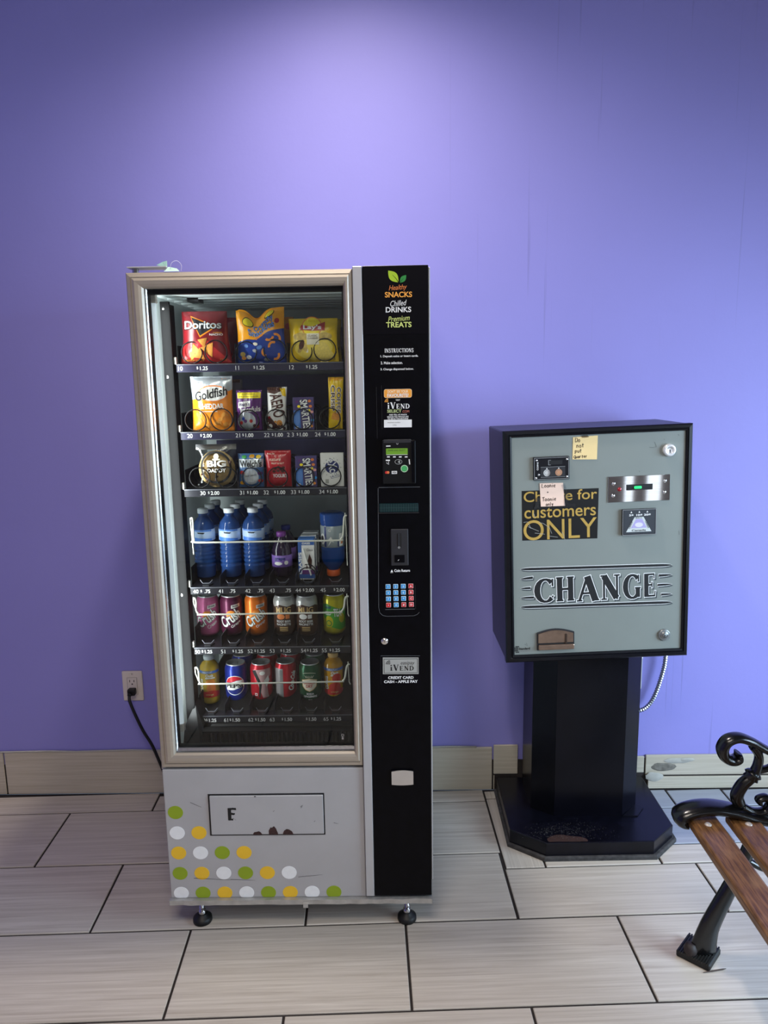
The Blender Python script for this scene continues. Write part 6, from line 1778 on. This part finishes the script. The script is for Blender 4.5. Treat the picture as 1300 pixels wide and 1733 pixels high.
# ================================================================== BENCH
bn = thing('bench', (.95, 1.2, 0), 'park bench with brown wooden slats and black cast iron ends', 'bench')
M_wood = None
def wood():
    m = bpy.data.materials.new('worn_brown_wood'); m.use_nodes = True
    nt = m.node_tree; b = nt.nodes['Principled BSDF']; L = nt.links.new
    tc = node(nt, 'ShaderNodeTexCoord'); mp = node(nt, 'ShaderNodeMapping'); mp.inputs['Scale'].default_value = (60, 5, 60); L(tc.outputs['Object'], mp.inputs[0])
    n1 = node(nt, 'ShaderNodeTexNoise'); n1.inputs['Scale'].default_value = 4; n1.inputs['Detail'].default_value = 6; L(mp.outputs[0], n1.inputs['Vector'])
    rp = node(nt, 'ShaderNodeValToRGB'); rp.color_ramp.elements[0].position = .33; rp.color_ramp.elements[1].position = .68
    rp.color_ramp.elements[0].color = srgb(84, 54, 30); rp.color_ramp.elements[1].color = srgb(142, 102, 62)
    L(n1.outputs[0], rp.inputs[0])
    n2 = node(nt, 'ShaderNodeTexNoise'); n2.inputs['Scale'].default_value = 14; n2.inputs['Detail'].default_value = 5; L(tc.outputs['Object'], n2.inputs['Vector'])
    r2 = node(nt, 'ShaderNodeValToRGB'); r2.color_ramp.elements[0].position = .50; r2.color_ramp.elements[1].position = .72; r2.color_ramp.elements[0].color = (0, 0, 0, 1)
    L(n2.outputs[0], r2.inputs[0])
    mx = node(nt, 'ShaderNodeMixRGB'); mx.inputs[2].default_value = srgb(164, 130, 92); L(r2.outputs[0], mx.inputs[0]); L(rp.outputs[0], mx.inputs[1])
    mul = node(nt, 'ShaderNodeMath', operation='MULTIPLY'); mul.inputs[1].default_value = .5
    nt.links.remove(mx.inputs[0].links[0]); L(r2.outputs[0], mul.inputs[0]); L(mul.outputs[0], mx.inputs[0])
    L(mx.outputs[0], b.inputs['Base Color']); b.inputs['Roughness'].default_value = .32
    bp = node(nt, 'ShaderNodeBump'); bp.inputs['Strength'].default_value = .3; bp.inputs['Distance'].default_value = .002; L(n1.outputs[0], bp.inputs['Height']); L(bp.outputs[0], b.inputs['Normal'])
    return m
M_wood = wood()
YE, YN = 1.79, .62                                  # far and near end castings
SLZ = .415
slat_x = [(.748, .823), (.850, .925), (.952, 1.027), (1.054, 1.129)]
for x0, x1 in slat_x:
    sl = obj('seat_slat', box(x0, x1, YN - .01, YE + .012, SLZ - .026, SLZ, .007, 3), M_wood, bn)
    for yy in (YE - .040, YN + .02):
        obj('bolt', lathe([(0, .0036), (.006, .0028), (.0088, 0), (.0088, -.002)], 16, 'Z', ((x0 + x1) / 2, yy, SLZ + .0005)), mat('satin_bolt', (206, 200, 194), .4, .3), sl, True)
for z0 in (.50, .61, .72):
    xo = 1.165 + (z0 - .42) * .22
    obj('back_slat', box(xo, xo + .024, YN - .01, YE - .004, z0, z0 + .075, .004, 2), M_wood, bn)
def casting(Y, sgn):
    """scrolled iron end: swept bars in the plane y = Y"""
    e = []
    def bar(pts, w0, d0, n=7):
        P_ = catmull([(a, Y, b) for a, b in pts], n)
        k_ = len(P_)
        ws = w0 if not isinstance(w0, list) else [w0[min(len(w0) - 1, int(i * (len(w0) - 1) / (k_ - 1)))] + (w0[min(len(w0) - 1, int(i * (len(w0) - 1) / (k_ - 1)) + 1)] - w0[min(len(w0) - 1, int(i * (len(w0) - 1) / (k_ - 1)))]) * ((i * (len(w0) - 1) / (k_ - 1)) % 1) for i in range(k_)]
        return tube(P_, d0, 12, ry=ws, up=(0, 1, 0)) if False else tube(P_, ws, 12, ry=d0, up=(0, 1, 0))
    rail = obj('seat_rail', join([bar([(.742, .398), (.730, .404), (.728, .416), (.744, .428), (.778, .437), (.82, .438), (.87, .428), (.93, .410), (1.02, .398), (1.12, .405), (1.19, .42)], [.008, .014, .017, .016, .015, .014, .014, .014, .014, .013, .013], .034)]), M_iron, bn, True)
    obj('front_leg', bar([(.93, .395), (.915, .33), (.893, .262), (.865, .195), (.838, .13), (.822, .085), (.812, .032), (.808, .012)], [.016, .017, .018, .021, .025, .028, .036, .040], .017), M_iron, bn, True)
    obj('leg_arch', bar([(.905, .29), (.96, .262), (1.03, .262), (1.09, .29)], [.009, .009, .009, .009], .012), M_iron, bn, True)
    obj('rear_leg', bar([(1.09, .40), (1.10, .30), (1.13, .18), (1.18, .08), (1.205, .012)], [.018, .017, .018, .022, .03], .016), M_iron, bn, True)
    obj('back_upright', bar([(1.15, .40), (1.185, .50), (1.22, .66), (1.25, .80), (1.245, .825), (1.225, .822)], [.016, .015, .014, .013, .012, .008], .014), M_iron, bn, True)
    obj('arm_rest', bar([(.868, .588), (.868, .574), (.852, .568), (.834, .578), (.827, .600), (.838, .622), (.865, .630), (.90, .618), (.95, .590), (1.02, .566), (1.10, .570), (1.16, .585), (1.21, .60)], [.006, .011, .012, .013, .015, .014, .012, .011, .010, .010, .010, .010, .010], .022), M_iron, bn, True)
    obj('arm_post', bar([(.880, .445), (.872, .470), (.884, .500), (.906, .523), (.918, .55), (.920, .58), (.905, .608)], [.016, .017, .016, .014, .011, .010, .013], .016), M_iron, bn, True)
    obj('post_collar', join([lathe([(.012, -.014), (.020, -.010), (.017, -.003), (.022, .002), (.018, .008), (.013, .012)], 14)]), M_iron, bn, True, True).matrix_basis = bn.matrix_basis.inverted() @ Matrix.Translation((.908, Y, .527)) @ Matrix.Rotation(R(28), 4, 'Y')
    obj('arm_scroll', bar([(.918, .54), (.945, .545), (.97, .56), (.99, .572)], [.009, .008, .008, .010], .012), M_iron, bn, True)
    obj('rail_scroll', bar([(.885, .440), (.915, .424), (.945, .426), (.957, .447), (.946, .464), (.928, .459), (.932, .448)], [.012, .012, .011, .010, .010, .009, .006], .014), M_iron, bn, True)
    # grooved rubber feet, turned on the casting
    for fx in (.803, 1.205):
        ft = obj('foot_pad', join([box(-.044, .044, -.042, .042, 0, .018, .003)] + [box(-.041 + .0065 * i, -.0375 + .0065 * i, -.0425, .0425, .016, .0205) for i in range(13)]), M_rubber, bn, False, True)
        ft.matrix_basis = bn.matrix_basis.inverted() @ Matrix.Translation((fx, Y + .008 * sgn, 0)) @ Matrix.Rotation(R(-42 * sgn), 4, 'Z')
    obj('foot_wrap', join([lathe([(0, .03), (.012, .028), (.018, .014), (.016, 0)], 10, 'Z', (.776, Y - .004 * sgn, .016))]), mat('dark_brown_tape', (40, 30, 28), .6, bump=.5, scale=80), bn, True)
casting(YE, 1)
casting(YN, 1)
# sliver of debris on the floor
q = on_z(1212, 1645, 0)
tag(obj('wood_splinter', tube([(q.x - .035, q.y - .004, .0022), (q.x - .01, q.y, .003), (q.x + .02, q.y + .006, .0026), (q.x + .03, q.y + .009, .002)], [.0008, .002, .0018, .0006], 6), mat('dark_splinter', (70, 58, 52), .8)), 'thin dark splinter on the floor beside the bench foot', 'debris')
